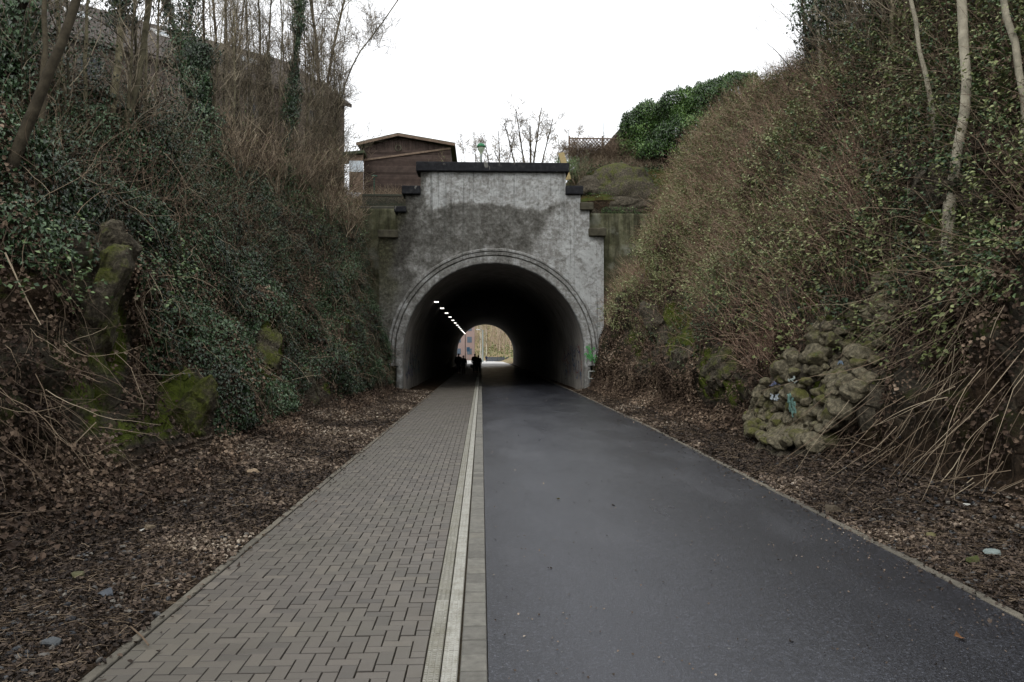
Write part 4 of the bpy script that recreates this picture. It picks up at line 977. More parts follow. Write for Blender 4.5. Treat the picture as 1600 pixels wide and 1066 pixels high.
# long dead stems lying down the slope (both sides of the picture's foreground)
n5 = twig_layer(SR, 17000, [(1460, 620, 190, 160, 1), (1560, 560, 120, 120, 1)], .32, 155, (.6, 2.4), .0042, .30, -1.0, ds, wig=.10, grav=-.03, along=.9, cond=lambda C, x, y: C[:, 2] > .3, K=9, lo=.35, start=.3)
n6 = twig_layer(SL, 20000, [(90, 700, 240, 190, 1)], .35, 156, (.3, 1.5), .0038, .25, -1.0, ds, wig=.17, grav=-.05, along=.7, cond=lambda C, x, y: C[:, 2] > .2, K=9, lo=.05, hi=.8, start=.25)
n7 = twig_layer(SL, 1500, [(60, 480, 150, 150, 1)], .3, 157, (.5, 2.0), .005, .2, -.6, ds, wig=.15, grav=-.1, cond=c0, K=9, lo=.5, start=.3)
n8 = twig_layer(SR, 14000, [(1150, 560, 160, 100, 1)], .42, 158, (.3, 1.2), .0045, .3, -.4, ds, wig=.2, grav=-.1, cond=lambda C, x, y: C[:, 2] > .3, lo=.1, hi=.8, start=.1)
tag(tw.out(), kind='stuff'); tag(ds.out(), kind='stuff')
print('stems', n1, n2, n3, n4, n5, n6, n7, n8)

# ---- verge litter, gravel, straw
def verge_pts(side, n, y0=3.4, y1=39):
    u = rng.random(n); Y = 1 / (1 / y0 + u * (1 / y1 - 1 / y0))        # denser near the viewer's end of the cutting
    if side < 0: X = XL - .02 - 2.6 * rng.random(n) ** .9
    else: X = road_edge(Y) + .0 + 1.7 * rng.random(n) ** .9
    G, N, _ = GR[side]; i = np.clip(((Y + 14) / .13).astype(int), 0, len(G) - 1)
    zz = np.empty(n)
    row = G[i, :50]; k = np.argmin(np.abs(row[..., 0] - X[:, None]), 1); zz = row[np.arange(n), k, 2]
    return np.stack([X, Y, np.maximum(zz, -.01)], -1)
lt = Leaves('leaf_litter', m_red)
for side, n in ((-1, 95000), (1, 80000)):
    C = verge_pts(side, n); keepl = rng.random(n) < np.where(side < 0, 1 - .25 * sstep(.44, .56, fbm(C, .9, 3, 161)) * sstep(16, 8, C[:, 1]), 1 - .35 * sstep(.45, .6, fbm(C, .8, 3, 162))); C = C[keepl]; n = len(C); C[:, 2] += rng.uniform(.0, .02, n)
    near = sstep(14, 4, C[:, 1]); sz = rng.uniform(.010, .036, n) * (1 + .9 * (1 - near)); lt.add(C, np.broadcast_to(UP, C.shape), sz, 0, 1, kind='curl', spread=.55)
# a fringe of leaves blown over the edges of path and road
n = 1500; Y = rng.uniform(3.5, 38, n); s_ = rng.random(n) < .5
X = np.where(s_, XL + rng.exponential(.07, n), road_edge(Y) - rng.exponential(.09, n)); C = np.stack([X, Y, np.full(n, .014)], -1); lt.add(C, np.broadcast_to(UP, C.shape), rng.uniform(.015, .045, n), .1, .9, kind='curl', spread=.3)
n = 1300; Y = 1 / rng.uniform(1 / 38, 1 / 3.6, n); X = np.where(rng.random(n) < .6, road_edge(Y) - .1 - rng.exponential(.35, n), rng.uniform(.1, 3.8, n)); k = (X > .08); X, Y = X[k], Y[k]; n = len(X)
lt.add(np.stack([X, Y, .012 + .03 * np.sin(np.pi * np.clip((X - .04) / (road_edge(Y) - .14), 0, 1))], -1), np.broadcast_to(UP, (n, 3)), rng.uniform(.006, .016, n) * (1 + Y / 25), .2, 1, kind='curl', spread=.3)
tag(lt.out(), kind='stuff')
ch = Stems('straw', m_stem)
for side, n in ((-1, 12000), (1, 12000)):
    C = verge_pts(side, n); C[:, 2] += rng.uniform(.005, .04, n); D = rng.normal(0, 1, (n, 3)) * np.array([1, 1, .12]); far = sstep(5, 20, C[:, 1])
    Pn, R = stems(C, D, rng.uniform(.03, .15, n) * (1 + far), rng.uniform(.0012, .003, n) * (1 + far), 4, .12, 0); Pn[..., 2] = np.maximum(Pn[..., 2], C[:, 2:3] * .9); ch.add(Pn, R, 3, .05, .8)
tag(ch.out(), kind='stuff')
m_grav = M_rnd('gravel_stone', ['#28292c', '#3a3c3f', '#4d4f51', '#625f5a', '#79746b'], .8, .3, 80, .3, 30)
gv = MB(); V0, F0 = ICO[1]
def gravel(n, C, smin, smax):
    k = len(V0); s = rng.uniform(smin, smax, n)[:, None, None] * rng.uniform(.6, 1.2, (n, 1, 3)) * np.array([1, 1, .7])
    V = V0[None] * (1 + rng.normal(0, .13, (n, k, 1))) * s; a = rng.uniform(0, 6.28, n); ca, sa = np.cos(a)[:, None], np.sin(a)[:, None]
    V = np.stack([V[..., 0] * ca - V[..., 1] * sa, V[..., 0] * sa + V[..., 1] * ca, V[..., 2]], -1) + C[:, None]
    gv.add(V.reshape(-1, 3), (np.arange(n)[:, None, None] * k + F0[None]).reshape(-1, 3), np.repeat(rng.random(n), k))
C = verge_pts(-1, 9000, 3.4, 26); keep = rng.random(9000) < .2 * np.clip(1.3 - np.abs(C[:, 0] + 3.1) / 1.2, .05, 1) * sstep(.40, .54, fbm(C, .9, 3, 161)); C = C[keep]; C[:, 2] += .012; gravel(len(C), C, .008, .030)
C = verge_pts(1, 5000, 3.8, 30); keep = rng.random(5000) < .55; C = C[keep]; gravel(len(C), C, .008, .034)
tag(gv.out('gravel', m_grav), kind='stuff')
# small single stones and scraps on the verges
def ground_at(px, py, side):
    q, n = hit(px, py, side, 3.4); return q
STN = [(1303, 797, .11, '#5b5245', 'brown stone lying at the edge of the asphalt on the right', 1), (1450, 838, .055, '#6c6746', 'small upright mossy yellowish stone on the right verge', 1), (1556, 866, .075, '#7f8a86', 'pale grey-blue stone on the right verge near the picture edge', 1), (1520, 885, .075, '#4a4f2b', 'low moss covered stone on the right verge below the pale stone', 1),
       (228, 824, .07, '#6e6250', 'flat tan stone on the left verge', -1), (165, 932, .06, '#50555b', 'blue-grey cobble on the left verge beside the brick path', -1), (88, 1010, .07, '#565a5c', 'dark grey cobble at the lower left among dead leaves', -1), (400, 733, .09, '#8d7c66', 'pale sandy stone at the foot of the left bank', -1), (120, 900, .06, '#5b5a40', 'small olive stone near the lower left verge', -1)]
for k, (px, py, s, col, lab, sd_) in enumerate(STN):
    c = ground_at(px, py, sd_); Q, F = lump(c, (s, s * .8, s * .62), 300 + k, 12, 3, .1); m = newflat('stone' + col, col, .85)
    o = build('stone', Q, F, m, None, False, {'rnd': np.zeros(len(Q))}); o.location = (c[0], c[1], c[2] + s * .3); tag(o, lab, 'stone', 'loose stones on the verges')
# paper scraps
SC = [(1190, 783 - 32, 'r'), (1430, 720, 'r'), (1513, 790, 'r'), (1362, 822, 'r'), (1482, 834, 'r'), (455, 672, 'l'), (605, 645, 'l'), (230, 833, 'l')]
SL_ = ['white scrap lying among leaves below the stone buttress', 'bright white scrap on the dark soil right of the buttress', 'white scrap on the right bank near the picture edge', 'off-white scrap on the right verge beside a mossy stone', 'pale scrap on the right verge left of the grey-blue stone', 'white scrap at the foot of the left ivy bank', 'tiny white scrap on the left verge near the tunnel', 'tan scrap on the left verge beside the flat stone']
for (px, py, sd_), lab in zip(SC, SL_):
    c, nn = hit(px, py, 1 if sd_ == 'r' else -1, 3.4); V, F, _ = leaves(np.array([c + nn * .03]), np.array([nn]), .075, kind='curl', spread=.3, fold=.15); 
    o = build('paper_scrap', V - c, F, newflat('scrap', '#b9b8b0')); o.location = tuple(c); tag(o, lab, 'litter', 'scraps of litter on the verges')
# fallen leaves on the asphalt
for k, (px, py, s, col, lab) in enumerate([(1497, 1012, .07, '#7a5638', 'curled brown fallen leaf on the asphalt at the lower right'), (872, 784, .05, '#8f8440', 'yellow fallen leaf on the asphalt near the kerb'), (958, 795, .04, '#332a24', 'thin dark twig scrap on the asphalt right of the yellow leaf'), (1236, 1015, .035, '#2c2622', 'small dark curled twig on the lower asphalt')]):
    d = CAMZ * FPX / (py - 550); c = P(px, py, d); c[2] = .03
    V, F, _ = leaves(np.array([c]), np.array([[0, 0, 1.]]), s, kind='curl', spread=.15, dirv=np.array([[1., .2, 0]]), fold=.3); o = build('fallen_leaf', V - c, F, newflat('leaf' + col, col)); o.location = tuple(c); tag(o, lab, 'leaf')
# twigs lying on the path edge
for k, (pts, lab) in enumerate([([(205, 975), (222, 990), (232, 1003)], 'short twig lying on the lower left edge of the brick path')]):
    q = MB(); W = []
    for px, py in pts: d = CAMZ * FPX / (py - 550); p = P(px, py, d); p[2] = .02; W.append(p)
    q.tube(W, .006, 5); tag(q.out('twig', m_stem), lab, 'twig')

# ================================================================ ROCK OUTCROPS, STONE BUTTRESS
ROCKS = [(285, 655, -1, (.42, .6, 1.1), .75, 'bright mossy slab of rock at the foot of the left bank'),
         (165, 520, -1, (.35, .5, 1.1), .55, 'tall narrow mossy rock standing out of the left bank above the slanting stems'),
         (180, 430, -1, (.3, .5, .8), .3, 'ivy framed rock face half way up the left bank'), (415, 552, -1, (.4, .7, .9), .5, 'narrow mossy rock rib between ivy curtains on the left bank'), (495, 620, -1, (.5, .8, .9), .35, 'dark mossy rock at the foot of the left bank nearer the tunnel'),
         (1115, 585, 1, (.5, .8, .8), .45, 'mossy rock low on the right bank between tunnel and buttress'), (1015, 520, 1, (.5, 1.0, 1.3), .1, 'dark cracked rock on the right bank close to the tunnel'), (1060, 560, 1, (.4, .7, .7), .2, 'small dark rock at the foot of the right bank left of the mossy one'),
         (1450, 320, 1, (.45, .6, .6), .15, 'weathered rock beneath the root of the large bare trunk on the right bank'), (1540, 330, 1, (.4, .7, .7), .1, 'mossy rock face high on the right bank at the picture edge'), (1235, 500, 1, (.4, .5, .6), .3, 'shadowed rock above the left shoulder of the stone buttress')]
for k, (px, py, sd_, s, mo, lab) in enumerate(ROCKS):
    c, nn = hit(px, py, sd_); tl = .42 * (1 if sd_ > 0 else -1)
    rock_thing(c - nn * s[0] * .72, s, 400 + k, mo, lab, rx=-tl, rz=rng.uniform(-.2, .2))
BUT = [(1178, 688), (1196, 615), (1248, 560), (1280, 508), (1330, 500), (1352, 468), (1380, 432), (1402, 440), (1398, 520), (1375, 580), (1345, 640), (1310, 695), (1270, 716), (1222, 712), (1195, 702)]
def inpoly(x, y, poly):
    r = np.zeros(len(x), bool); n = len(poly)
    for i in range(n):
        x1_, y1_ = poly[i]; x2_, y2_ = poly[(i + 1) % n]
        c = ((y1_ > y) != (y2_ > y)) & (x < (x2_ - x1_) * (y - y1_) / (y2_ - y1_ + 1e-9) + x1_); r ^= c
    return r
C, N = SR.pick(90000); px, py, d = project(C); ok = inpoly(px, py, BUT) & (C[:, 1] > 10); C, N = C[ok], N[ok]
sel = []
for i in range(len(C)):
    if all(np.linalg.norm((C[i] - C[j]) * np.array([1, 1, 1.25])) > .15 for j in sel): sel.append(i)
    if len(sel) > 600: break
print('buttress stones', len(sel))
bc = C[sel].mean(0); but = tag(empty('stone_buttress', tuple(bc)), 'crumbling mossy rubble stone buttress low on the right bank with painted scrawls', 'buttress')
st = MB(); fl = []
for i in sel:
    s = rng.uniform(.08, .20); h = C[i][2]; outw = .10 + .10 * sstep(3.4, .6, h) 
    Q, F = lump(None, (s * .9, s * rng.uniform(.9, 1.5), s * rng.uniform(.6, .95)), int(rng.integers(1, 9000)), 9, 2, .05)
    a = rng.uniform(-.4, .4); ca, sa = math.cos(a), math.sin(a); Q = Q @ np.array([[ca, sa, 0], [-sa, ca, 0], [0, 0, 1]])
    st.add(Q + C[i] + N[i] * (outw + rng.uniform(-.05, .05)) - bc, F, rng.choice([-.4, .0, .25, .4, .6], p=[.1, .2, .3, .2, .2]))
st.out('rubble_stones', m_rubble, but, False)
core = MB()
for i in sel[::2]:
    Q, F = lump(None, (.3, .35, .3), int(rng.integers(1, 9000)), 12, 1, .1); h = C[i][2]; core.add(Q + C[i] - N[i] * .16 - bc, F, -.1)
core.out('mortar_core', m_mossrock, but)
for (px, py, w, h_, col, nst) in [(1228, 605, 26, 8, '#7d86a8', 5), (1226, 633, 26, 10, '#a7b0b4', 6), (1265, 630, 26, 30, '#6c8d84', 9), (1302, 600, 12, 16, '#8fa5a6', 4), (1258, 590, 20, 8, '#99a39c', 4), (1320, 570, 10, 10, '#8ba0b4', 3)]:
    c, nn = hit(px, py, 1, 10); q = MB(); 
    for _ in range(nst * 2):
        t = np.linspace(0, 1, 7); a0 = rng.uniform(-1, 1, 2); a1 = a0 + rng.uniform(-.7, .7, 2); sc = w / FPX * c[1] * .5; sc2 = h_ / FPX * c[1] * .5
        tang = nrm(np.cross(nn, UP)); upv = np.cross(tang, nn); upv *= np.sign(upv[2])
        pts = c + nn * (.27 + .08 * sstep(3.4, .6, c[2])) + tang * (a0[0] + (a1[0] - a0[0]) * t)[:, None] * sc + upv * (a0[1] + (a1[1] - a0[1]) * t + .3 * np.sin(6 * t))[:, None] * sc2
        q.tube(pts - bc, .013, 4)
    q.out('graffiti', newflat('paint' + col, col), but)
# ================================================================ TREES
m_bark = M_rnd('pale_bark', ['#343226', '#4c4838', '#625d4b', '#767059'], .9, .15, 30, .6, 4.5)
m_bark2 = M_rnd('dark_bark', ['#25221b', '#353027', '#484235'], .92, .12, 40, .45, 7)
m_twig = M_rnd('bare_twig', ['#453f37', '#635b4f', '#807665', '#9c917c'], .88, .15)
m_bud = M_rnd('buds', ['#5a4038', '#7a5a4c', '#937464'], .8, .2)
RMIN = .0035
def kids(PP, RR, per, Lr, rf, K, spread=.9, up=.35, t0=.25, wig=.16, trop=.04, t1=1.0):
    """branches springing from parent polylines"""
    n = len(PP) * per; own = np.repeat(np.arange(len(PP)), per); t = rng.uniform(t0, t1, n) * (PP.shape[1] - 1); i = np.minimum(t.astype(int), PP.shape[1] - 2); f = (t - i)[:, None]
    a, b = PP[own, i], PP[own, i + 1]; st = a * (1 - f) + b * f; d0 = nrm(b - a); r0 = RR[own, i] * rf
    q = rng.normal(0, 1, (n, 3)); q = nrm(q - (q * d0).sum(-1, keepdims=True) * d0)
    D = nrm(d0 * (1 - spread * .45) + q * spread + UP * up); L = rng.uniform(*Lr, n) * (1.15 - .6 * (t / PP.shape[1]))
    out = np.empty((n, K, 3)); out[:, 0] = st; step = (L / (K - 1))[:, None]
    for k in range(1, K):
        D = nrm(D + rng.normal(0, wig, (n, 3)) + UP * trop); out[:, k] = out[:, k - 1] + D * step
    R = np.maximum(r0[:, None] * np.linspace(1, .3, K)[None], RMIN)
    return out, R
def smooth_line(pts, K):
    pts = np.asarray(pts, float); d = np.concatenate([[0], np.cumsum(np.linalg.norm(np.diff(pts, axis=0), axis=1))]); s = np.linspace(0, d[-1], K)
    Q = np.stack([np.interp(s, d, pts[:, i]) for i in range(3)], -1)
    for _ in range(3): Q[1:-1] = (Q[:-2] + 2 * Q[1:-1] + Q[2:]) / 4
    return Q
def make_tree(name, label, cat, group, stemlist, r0, levels, bark=m_bark, ivy=None, K=18, buds=0, taper=.35, seedlean=0, ivymat=None):
    """stemlist: list of world polylines (first is the main trunk)"""
    base = stemlist[0][0]; root = tag(empty(name, tuple(base)), label, cat, group)
    T = Stems('trunk', bark); PP = []; RR = []
    for k, pts in enumerate(stemlist):
        Q = smooth_line(pts, K); Q[1:-1] += rng.normal(0, .012, (K - 2, 3)); r = (r0 if k == 0 else r0 * .62) * np.linspace(1.0, taper, K); r[0] *= 1.25
        r = r * (1 + rng.normal(0, .05, K)); PP.append(Q); RR.append(r)
    PP = np.array(PP); RR = np.array(RR); T.add(PP, RR, 9); T.out(root, base, True)
    crown = Stems('crown', m_twig); a, b = PP, RR
    for (per, Lr, rf, KK, spread, up, t0) in levels:
        a, b = kids(a, b, per, Lr, rf, KK, spread, up, t0); crown.add(a, b, 5 if b.max() > .02 else 3)
    if levels: crown.out(root, base)
    if buds and levels:
        C = a.reshape(-1, 3); C = C[rng.random(len(C)) < buds]; L = Leaves('buds', m_bud); L.add(C, rng.normal(0, 1, C.shape), rng.uniform(.03, .07, len(C)), kind='oval', wide=.3); L.out(root, base)
    if ivy:
        L = Leaves('ivy_cover', m_ivy); lo, hi, n, rad = ivy
        t = rng.uniform(lo, hi, n) * (K - 1); i = np.minimum(t.astype(int), K - 2); w = rng.integers(0, len(PP), n); f = (t - i)[:, None]
        c = PP[w, i] * (1 - f) + PP[w, i + 1] * f; q = rng.normal(0, 1, (n, 3)); q[:, 2] *= .3; q = nrm(q)
        clump = .35 + 1.1 * sstep(.35, .7, vnoise(c, 1.8, 5)); rr = (RR[w, i] + rad * rng.random(n) ** .7 * clump)[:, None]
        L.add(c + q * rr, q + UP * .3, rng.uniform(.05, .10, n), 0, 1, dirv=np.broadcast_to(DN, c.shape), spread=.5); L.out(root, base)
    return root
def line(pxs, Y0, dY=0.0, ext=4.0, lean=(0, 0)):
    """trunk line through photo points at depth Y0 (drifting by dY), extended upward"""
    pts = [P(px, py, Y0 + dY * k / max(len(pxs) - 1, 1)) for k, (px, py) in enumerate(pxs)]
    pts.insert(0, pts[0] + (pts[0] - pts[1]) * .0 - UP * 2.0)
    d = nrm(pts[-1] - pts[-2]); d = nrm(d + UP * .5)
    for k in range(1, 4): pts.append(pts[-1] + d * ext / 3 + np.array([lean[0], lean[1], 0]) * k)
    return pts
def rootY(px, py, side): 
    q, n = hit(px, py, side, 6); return q[1]
def root_fix(pts, side):
    Q = GR[side][0].reshape(-1, 3); Q = Q[Q[:, 1] > 6]; x, y, d = project(Q); px, py = pts[0]
    for k in range(40):
        e = np.hypot(x - px, y - (py + 5 * k)); ok = e < 8
        if ok.any():
            Yr_ = Q[ok][np.argmin(Q[ok][:, 1]), 1]; 
            return ([(px, py + 5 * k)] + list(pts) if k else list(pts)), Yr_
    return list(pts), 20.0
B3 = lambda a, b, c: [(a * 3, (1.0, 3.2), .38, 9, .75, .5, .12), (b, (.5, 1.5), .5, 7, .8, .3, .2), (c + 2, (.25, .8), .6, 5, .85, .15, .2)]
B2 = lambda a, b: [(a * 4, (.7, 2.4), .38, 8, .75, .55, .10), (b + 1, (.3, 1.0), .55, 5, .85, .2, .2)]
GL = 'bare trees rooted in the left bank'
LT = [ # pixels (root..up), half width m, levels, ivy, bark, label
 ([(-5, 285), (30, 225), (75, 120), (109, 38), (122, 0)], .10, B3(5, 4, 2), None, 1, 'thick leaning bare trunk crossing the far left of the picture'),
 ([(8, 150), (22, 70), (40, -10)], .17, B3(7, 5, 3), (.0, .5, 3500, .22), 1, 'very dark thick trunk at the left picture edge behind the leaning one'),
 ([(62, 200), (72, 90), (70, -10)], .06, B2(6, 6), None, 1, 'slender dark trunk just left of the slanting trunk top'),
 ([(90, 190), (91, 90), (90, -10)], .045, B2(5, 5), None, 0, 'thin straight pale stem in front of the skylit gable, upper left'),
 ([(133, 170), (136, 60), (137, -10)], .05, B2(6, 5), None, 0, 'thin straight stem between the slanting trunk and the curved trunks'),
 ([(172, 150), (186, 110), (191, 70), (187, -5)], .10, B3(6, 5, 2), (.45, .72, 1800, .22), 0, 'left one of two curved pale trunks with ivy tuft below the house roof'),
 ([(193, 195), (206, 155), (222, 110), (228, 60), (233, -5)], .10, B3(6, 5, 2), (.55, .8, 1200, .15), 0, 'right one of two curved pale trunks, bending up from the ivy bank'),
 ([(302, 200), (298, 150), (284, 90), (270, 35), (254, -10)], .11, B3(7, 5, 2), (.05, .95, 9000, .42), 0, 'trunk heavily wrapped in ivy that leans left in the upper left'),
 ([(296, 170), (299, 80), (296, -10)], .07, B2(6, 5), (.3, 1., 5000, .38), 1, 'upright ivy column just right of the leaning ivy wrapped trunk'),
 ([(322, 250), (318, 200), (318, 165)], .09, B2(3, 4), (.0, .75, 7000, .55), 1, 'short stump-like trunk buried in a bushy dome of ivy'),
 ([(334, 150), (341, 90), (335, 30), (331, -10)], .08, B3(6, 5, 2), None, 1, 'dark kinked trunk right of the ivy columns'),
 ([(352, 205), (356, 130), (352, -10)], .085, B3(6, 5, 3), None, 0, 'olive barked trunk standing alone right of the dark kinked trunk'),
 ([(372, 225), (371, 110), (383, -10)], .05, B2(8, 6), None, 0, 'thin pole-like tree leaning slightly right, left of the sapling row'),
 ([(392, 230), (390, 120), (384, -10)], .045, B2(8, 6), None, 0, 'first slim sapling of the row before the house wall'),
 ([(404, 235), (408, 110), (404, -10)], .04, B2(8, 6), None, 0, 'second slim sapling of the row before the house wall'),
 ([(420, 240), (416, 120), (424, -10)], .045, B2(8, 6), (.1, .5, 1500, .15), 0, 'third sapling of the row with a little ivy at its foot'),
 ([(441, 275), (452, 200), (458, 140), (464, 60), (470, -10)], .06, B2(7, 6), (.0, .95, 8500, .26), 1, 'slim ivy clad trunk in front of the right part of the house'),
 ([(432, 250), (446, 130), (438, -10)], .04, B2(8, 6), None, 0, 'slender crooked sapling left of the slim ivy clad trunk'),
 ([(494, 235), (500, 140), (494, 60), (484, -5)], .12, B3(12, 7, 5), None, 0, 'large forked bare tree near the house corner on the left'),
 ([(500, 232), (512, 130), (522, 60), (541, -5)], .09, B3(12, 7, 5), None, 0, 'bare tree leaning right beside the large forked one, against the sky'),
 ([(524, 240), (530, 150), (556, 80), (610, 25)], .05, B3(9, 7, 5), None, 0, 'slender tree arching far right over the sky from the left bank'),
 ([(476, 260), (480, 160), (474, -5)], .045, B2(9, 6), None, 0, 'slim upright sapling between the ivy clad trunk and the large forked tree'),
]
for pts, r, lv, ivy, bk_, lab in LT:
    pts, Y0 = root_fix(pts, -1); RMIN = .0065 if Y0 > 24 else .004
    if Y0 < 22: lv = [(max(2, lv[0][0] // 2), lv[0][1], .28) + tuple(lv[0][3:6]) + (.5,)] + lv[1:]
    make_tree('bare_tree', lab, 'tree', GL, [line(pts, Y0, dY=rng.uniform(0, 1.0))], r, lv, m_bark2 if bk_ else m_bark, ivy)
RMIN = .004
GR_ = 'bare trees rooted in the right bank'
m_barkp = M_rnd('smooth_pale_bark', ['#5c584a', '#777263', '#8d8776', '#9c9684'], .85, .2, 30, .4, 5)
RTt = [
 ([(1470, 202), (1458, 160), (1444, 110), (1432, 50), (1420, -5)], .05, B2(4, 5), None, 0, 'slim pale bare trunk on the right bank left of the big hooked trunk'),
 ([(1477, 277), (1496, 262), (1505, 235), (1509, 180), (1513, 110), (1508, 50), (1501, -5)], .10, B3(4, 4, 2), None, 0, 'big pale trunk with a hooked root high on the right bank'),
 ([(1600, 125), (1590, 80), (1575, 30), (1566, -5)], .06, B2(4, 5), None, 0, 'pale leaning trunk at the upper right picture edge'),
 ([(1273, 115), (1262, 70), (1254, 30), (1250, -5)], .06, B3(7, 6, 4), (.2, 1, 1600, .22), 1, 'dark thin tree at the crest of the right bank against the sky'),
 ([(1284, 100), (1278, 50), (1272, -5)], .06, B3(6, 5, 3), (.3, 1, 1200, .18), 0, 'tree right behind the crest tree on the right bank'),
 ([(1276, 108), (1280, 40), (1296, -5)], .04, B2(7, 6), None, 0, 'slender stem leaning right at the crest of the right bank'),
 ([(1310, 80), (1308, 30), (1306, -5)], .05, B2(7, 6), (.0, 1, 1600, .25), 1, 'leafy dark stem on the crest right of the sky line trees'),
]
for pts, r, lv, ivy, bk_, lab in RTt:
    pts, Y0 = root_fix(pts, 1); Y0 -= .35; lv = [(lv[0][0], lv[0][1], .25) + tuple(lv[0][3:6]) + (.5 if Y0 < 22 else .2,)] + lv[1:]
    make_tree('bare_tree', lab, 'tree', GR_, [line(pts, Y0, dY=.3)], r, lv, m_bark2 if bk_ else m_barkp, ivy)
# thicket of saplings on the left crest
for k in range(60):
    px = [60, 130, 215, 250, 340, 365][k % 6] + rng.uniform(-25, 25) if k < 12 else (rng.uniform(370, 538) if k < 48 else rng.uniform(490, 548)); py = np.interp(px, [0, 200, 350, 540], [170, 185, 230, 268]) + rng.uniform(-15, 25)
    q_, _ = hit(px, py, -1, 10); q_ = q_ - UP * .4; h = rng.uniform(5, 10); lx, ly_ = rng.normal(0, .35, 2)
    make_tree('sapling', 'bare slender sapling in the tangled thicket on top of the left bank', 'sapling', 'thicket saplings on the left crest', [[q_, q_ + np.array([lx * .3, ly_ * .3, h * .5]), q_ + np.array([lx, ly_, h])]], rng.uniform(.022, .045), [(34, (.5, 1.9), .5, 7, .7, .55, .03), (8, (.25, .9), .6, 5, .85, .2, .2)], m_bark, None, 12, 0, .3)
for k in range(22):
    px = rng.uniform(1250, 1440); py = np.interp(px, [1245, 1300, 1440], [112, 75, 40]) + rng.uniform(-5, 45)
    (q_x, q_y), Yq = (lambda r: (r[0][0], r[1]))(root_fix([(px, py)], 1)); q_ = P(q_x, q_y, Yq) - UP * .3; h = rng.uniform(3.5, 7.5); lx, ly_ = rng.normal(-.1, .3, 2)
    make_tree('sapling', 'thin twiggy sapling in the brush along the crest of the right bank', 'sapling', 'thicket saplings on the right crest', [[q_, q_ + np.array([lx * .3, ly_ * .3, h * .5]), q_ + np.array([lx, ly_, h])]], rng.uniform(.022, .045), [(30, (.5, 1.7), .5, 7, .75, .5, .02), (7, .0 and 0 or (.25, .8), .6, 5, .85, .2, .2)], m_bark, (.0, .95, 700, .5) if k % 2 else None, 12, 0, .3)
# dead branch arching out of the crest
Yd = rootY(1262, 148, 1)
q = MB(); q.tube(smooth_line([P(1262, 148, Yd), P(1240, 150, Yd), P(1228, 142, Yd), P(1232, 128, Yd - .2), P(1244, 118, Yd), P(1228, 98, Yd), P(1212, 78, Yd), P(1196, 66, Yd)], 20), np.linspace(.03, .006, 20), 6)
tag(q.out('dead_branch', m_bark2), 'twisted dead branch reaching left into the sky from the right crest', 'branch')
# long pale stick and root on the left
for pts, lab, nm in (([(8, 395), (24, 430), (45, 475), (64, 508)], 'long pale dead stick hanging down the rock face at the far left', 'stick'), ([(86, 725), (120, 690), (150, 660)], 'pale broken branch lying slanted low on the left bank', 'branch')):
    Yq = rootY(pts[len(pts) // 2][0], pts[len(pts) // 2][1], -1) - .5; q = MB(); q.tube(smooth_line([P(a, b_, Yq) for a, b_ in pts], 10), np.linspace(.011, .005, 10), 6, .9); tag(q.out('dead_branch', m_stem), lab, nm)
# small sapling thicket on the left crest and bushes (individual shrubs)
def shrub(base, h, n, spread, label, group, mat=m_stem, leafs=0, leafmat=None, per=5):
    root = tag(empty('shrub', tuple(base)), label, 'shrub', group); n_ = n
    C = base + np.stack([rng.normal(0, .12, n), rng.normal(0, .12, n), np.zeros(n)], -1); D = np.stack([rng.normal(0, spread, n), rng.normal(0, spread, n), np.ones(n)], -1)
    Pn, R = stems(C, D, rng.uniform(.5, 1, n) * h, .012, 9, .10, .0); S_ = Stems('stems', mat); S_.add(Pn, R, 4)
    a, b = kids(Pn, R, per, (.25 * h, .5 * h), .6, 6, .6, .5, .25); S_.add(a, b, 3); a, b = kids(a, b, 4, (.1 * h, .25 * h), .7, 5, .8, .2, .2); S_.add(a, b, 3); S_.out(root, base)
    if leafs:
        C = a.reshape(-1, 3); C = C[rng.random(len(C)) < leafs]; L = Leaves('foliage', leafmat); L.add(C, rng.normal(0, 1, C.shape) + UP, rng.uniform(.03, .07, len(C)), kind='oval', wide=.33); L.out(root, base)
SH = [(535, 262, 34, 3.0, 'brown twiggy shrub beside the lean-to at the end of the left bank'), (505, 290, 33, 2.8, 'brown twiggy shrub left of the one beside the lean-to'), (470, 300, 30, 2.8, 'twiggy shrub below the large forked tree'), (552, 300, 36.5, 1.8, 'low brown shrub hanging by the left wing wall'), (430, 290, 28, 2.6, 'twiggy shrub below the sapling row'), (385, 280, 26, 2.6, 'twiggy shrub at the left end of the sapling row'), (515, 335, 34, 2.0, 'rust brown shrub on the steep bank near the left wing wall'), (545, 360, 36, 1.8, 'reddish brown shrub low against the left wing wall')]
for px, py, Y0, h, lab in SH:
    q, n_ = hit(px, py + 12, -1, 12); shrub(q, h, 26, .38, lab, 'twiggy shrubs on the left bank', leafs=.04 if px != 505 else .12, leafmat=m_bramp)
# ---- hilltop trees against the sky
def sky_tree(px, pyb, pyt, Y, r, lv, label, fork=None, buds=0, lean=0, cat='tree', mat=m_bark2):
    z0 = hill_z(np.array([X_(px, Y)]), np.array([float(Y)]))[0] if Y < 125 else 0; b0 = P(px, pyb, Y); b0[2] = min(z0, b0[2]); top = P(px + lean, pyt, Y)
    L_ = [[b0, b0 * .5 + top * .5 + np.array([.1, 0, 0]), top]]
    for fx, fy, t in (fork or []): s0 = b0 * (1 - t) + top * t; e = P(fx, fy, Y); L_.append([s0, (s0 + e) / 2 + UP * .0 + np.array([0, .3, -.25]), e])
    make_tree('bare_tree', label, cat, 'bare trees beyond the tunnel', L_, r, lv, mat, None, 14, buds, .3)
LV = lambda s: [(9, (.7 * s, 1.6 * s), .5, 8, .8, .2, .3), (6, (.4 * s, .9 * s), .5, 6, .85, .1, .2), (4, (.25 * s, .5 * s), .6, 5, .9, .05, .2)]
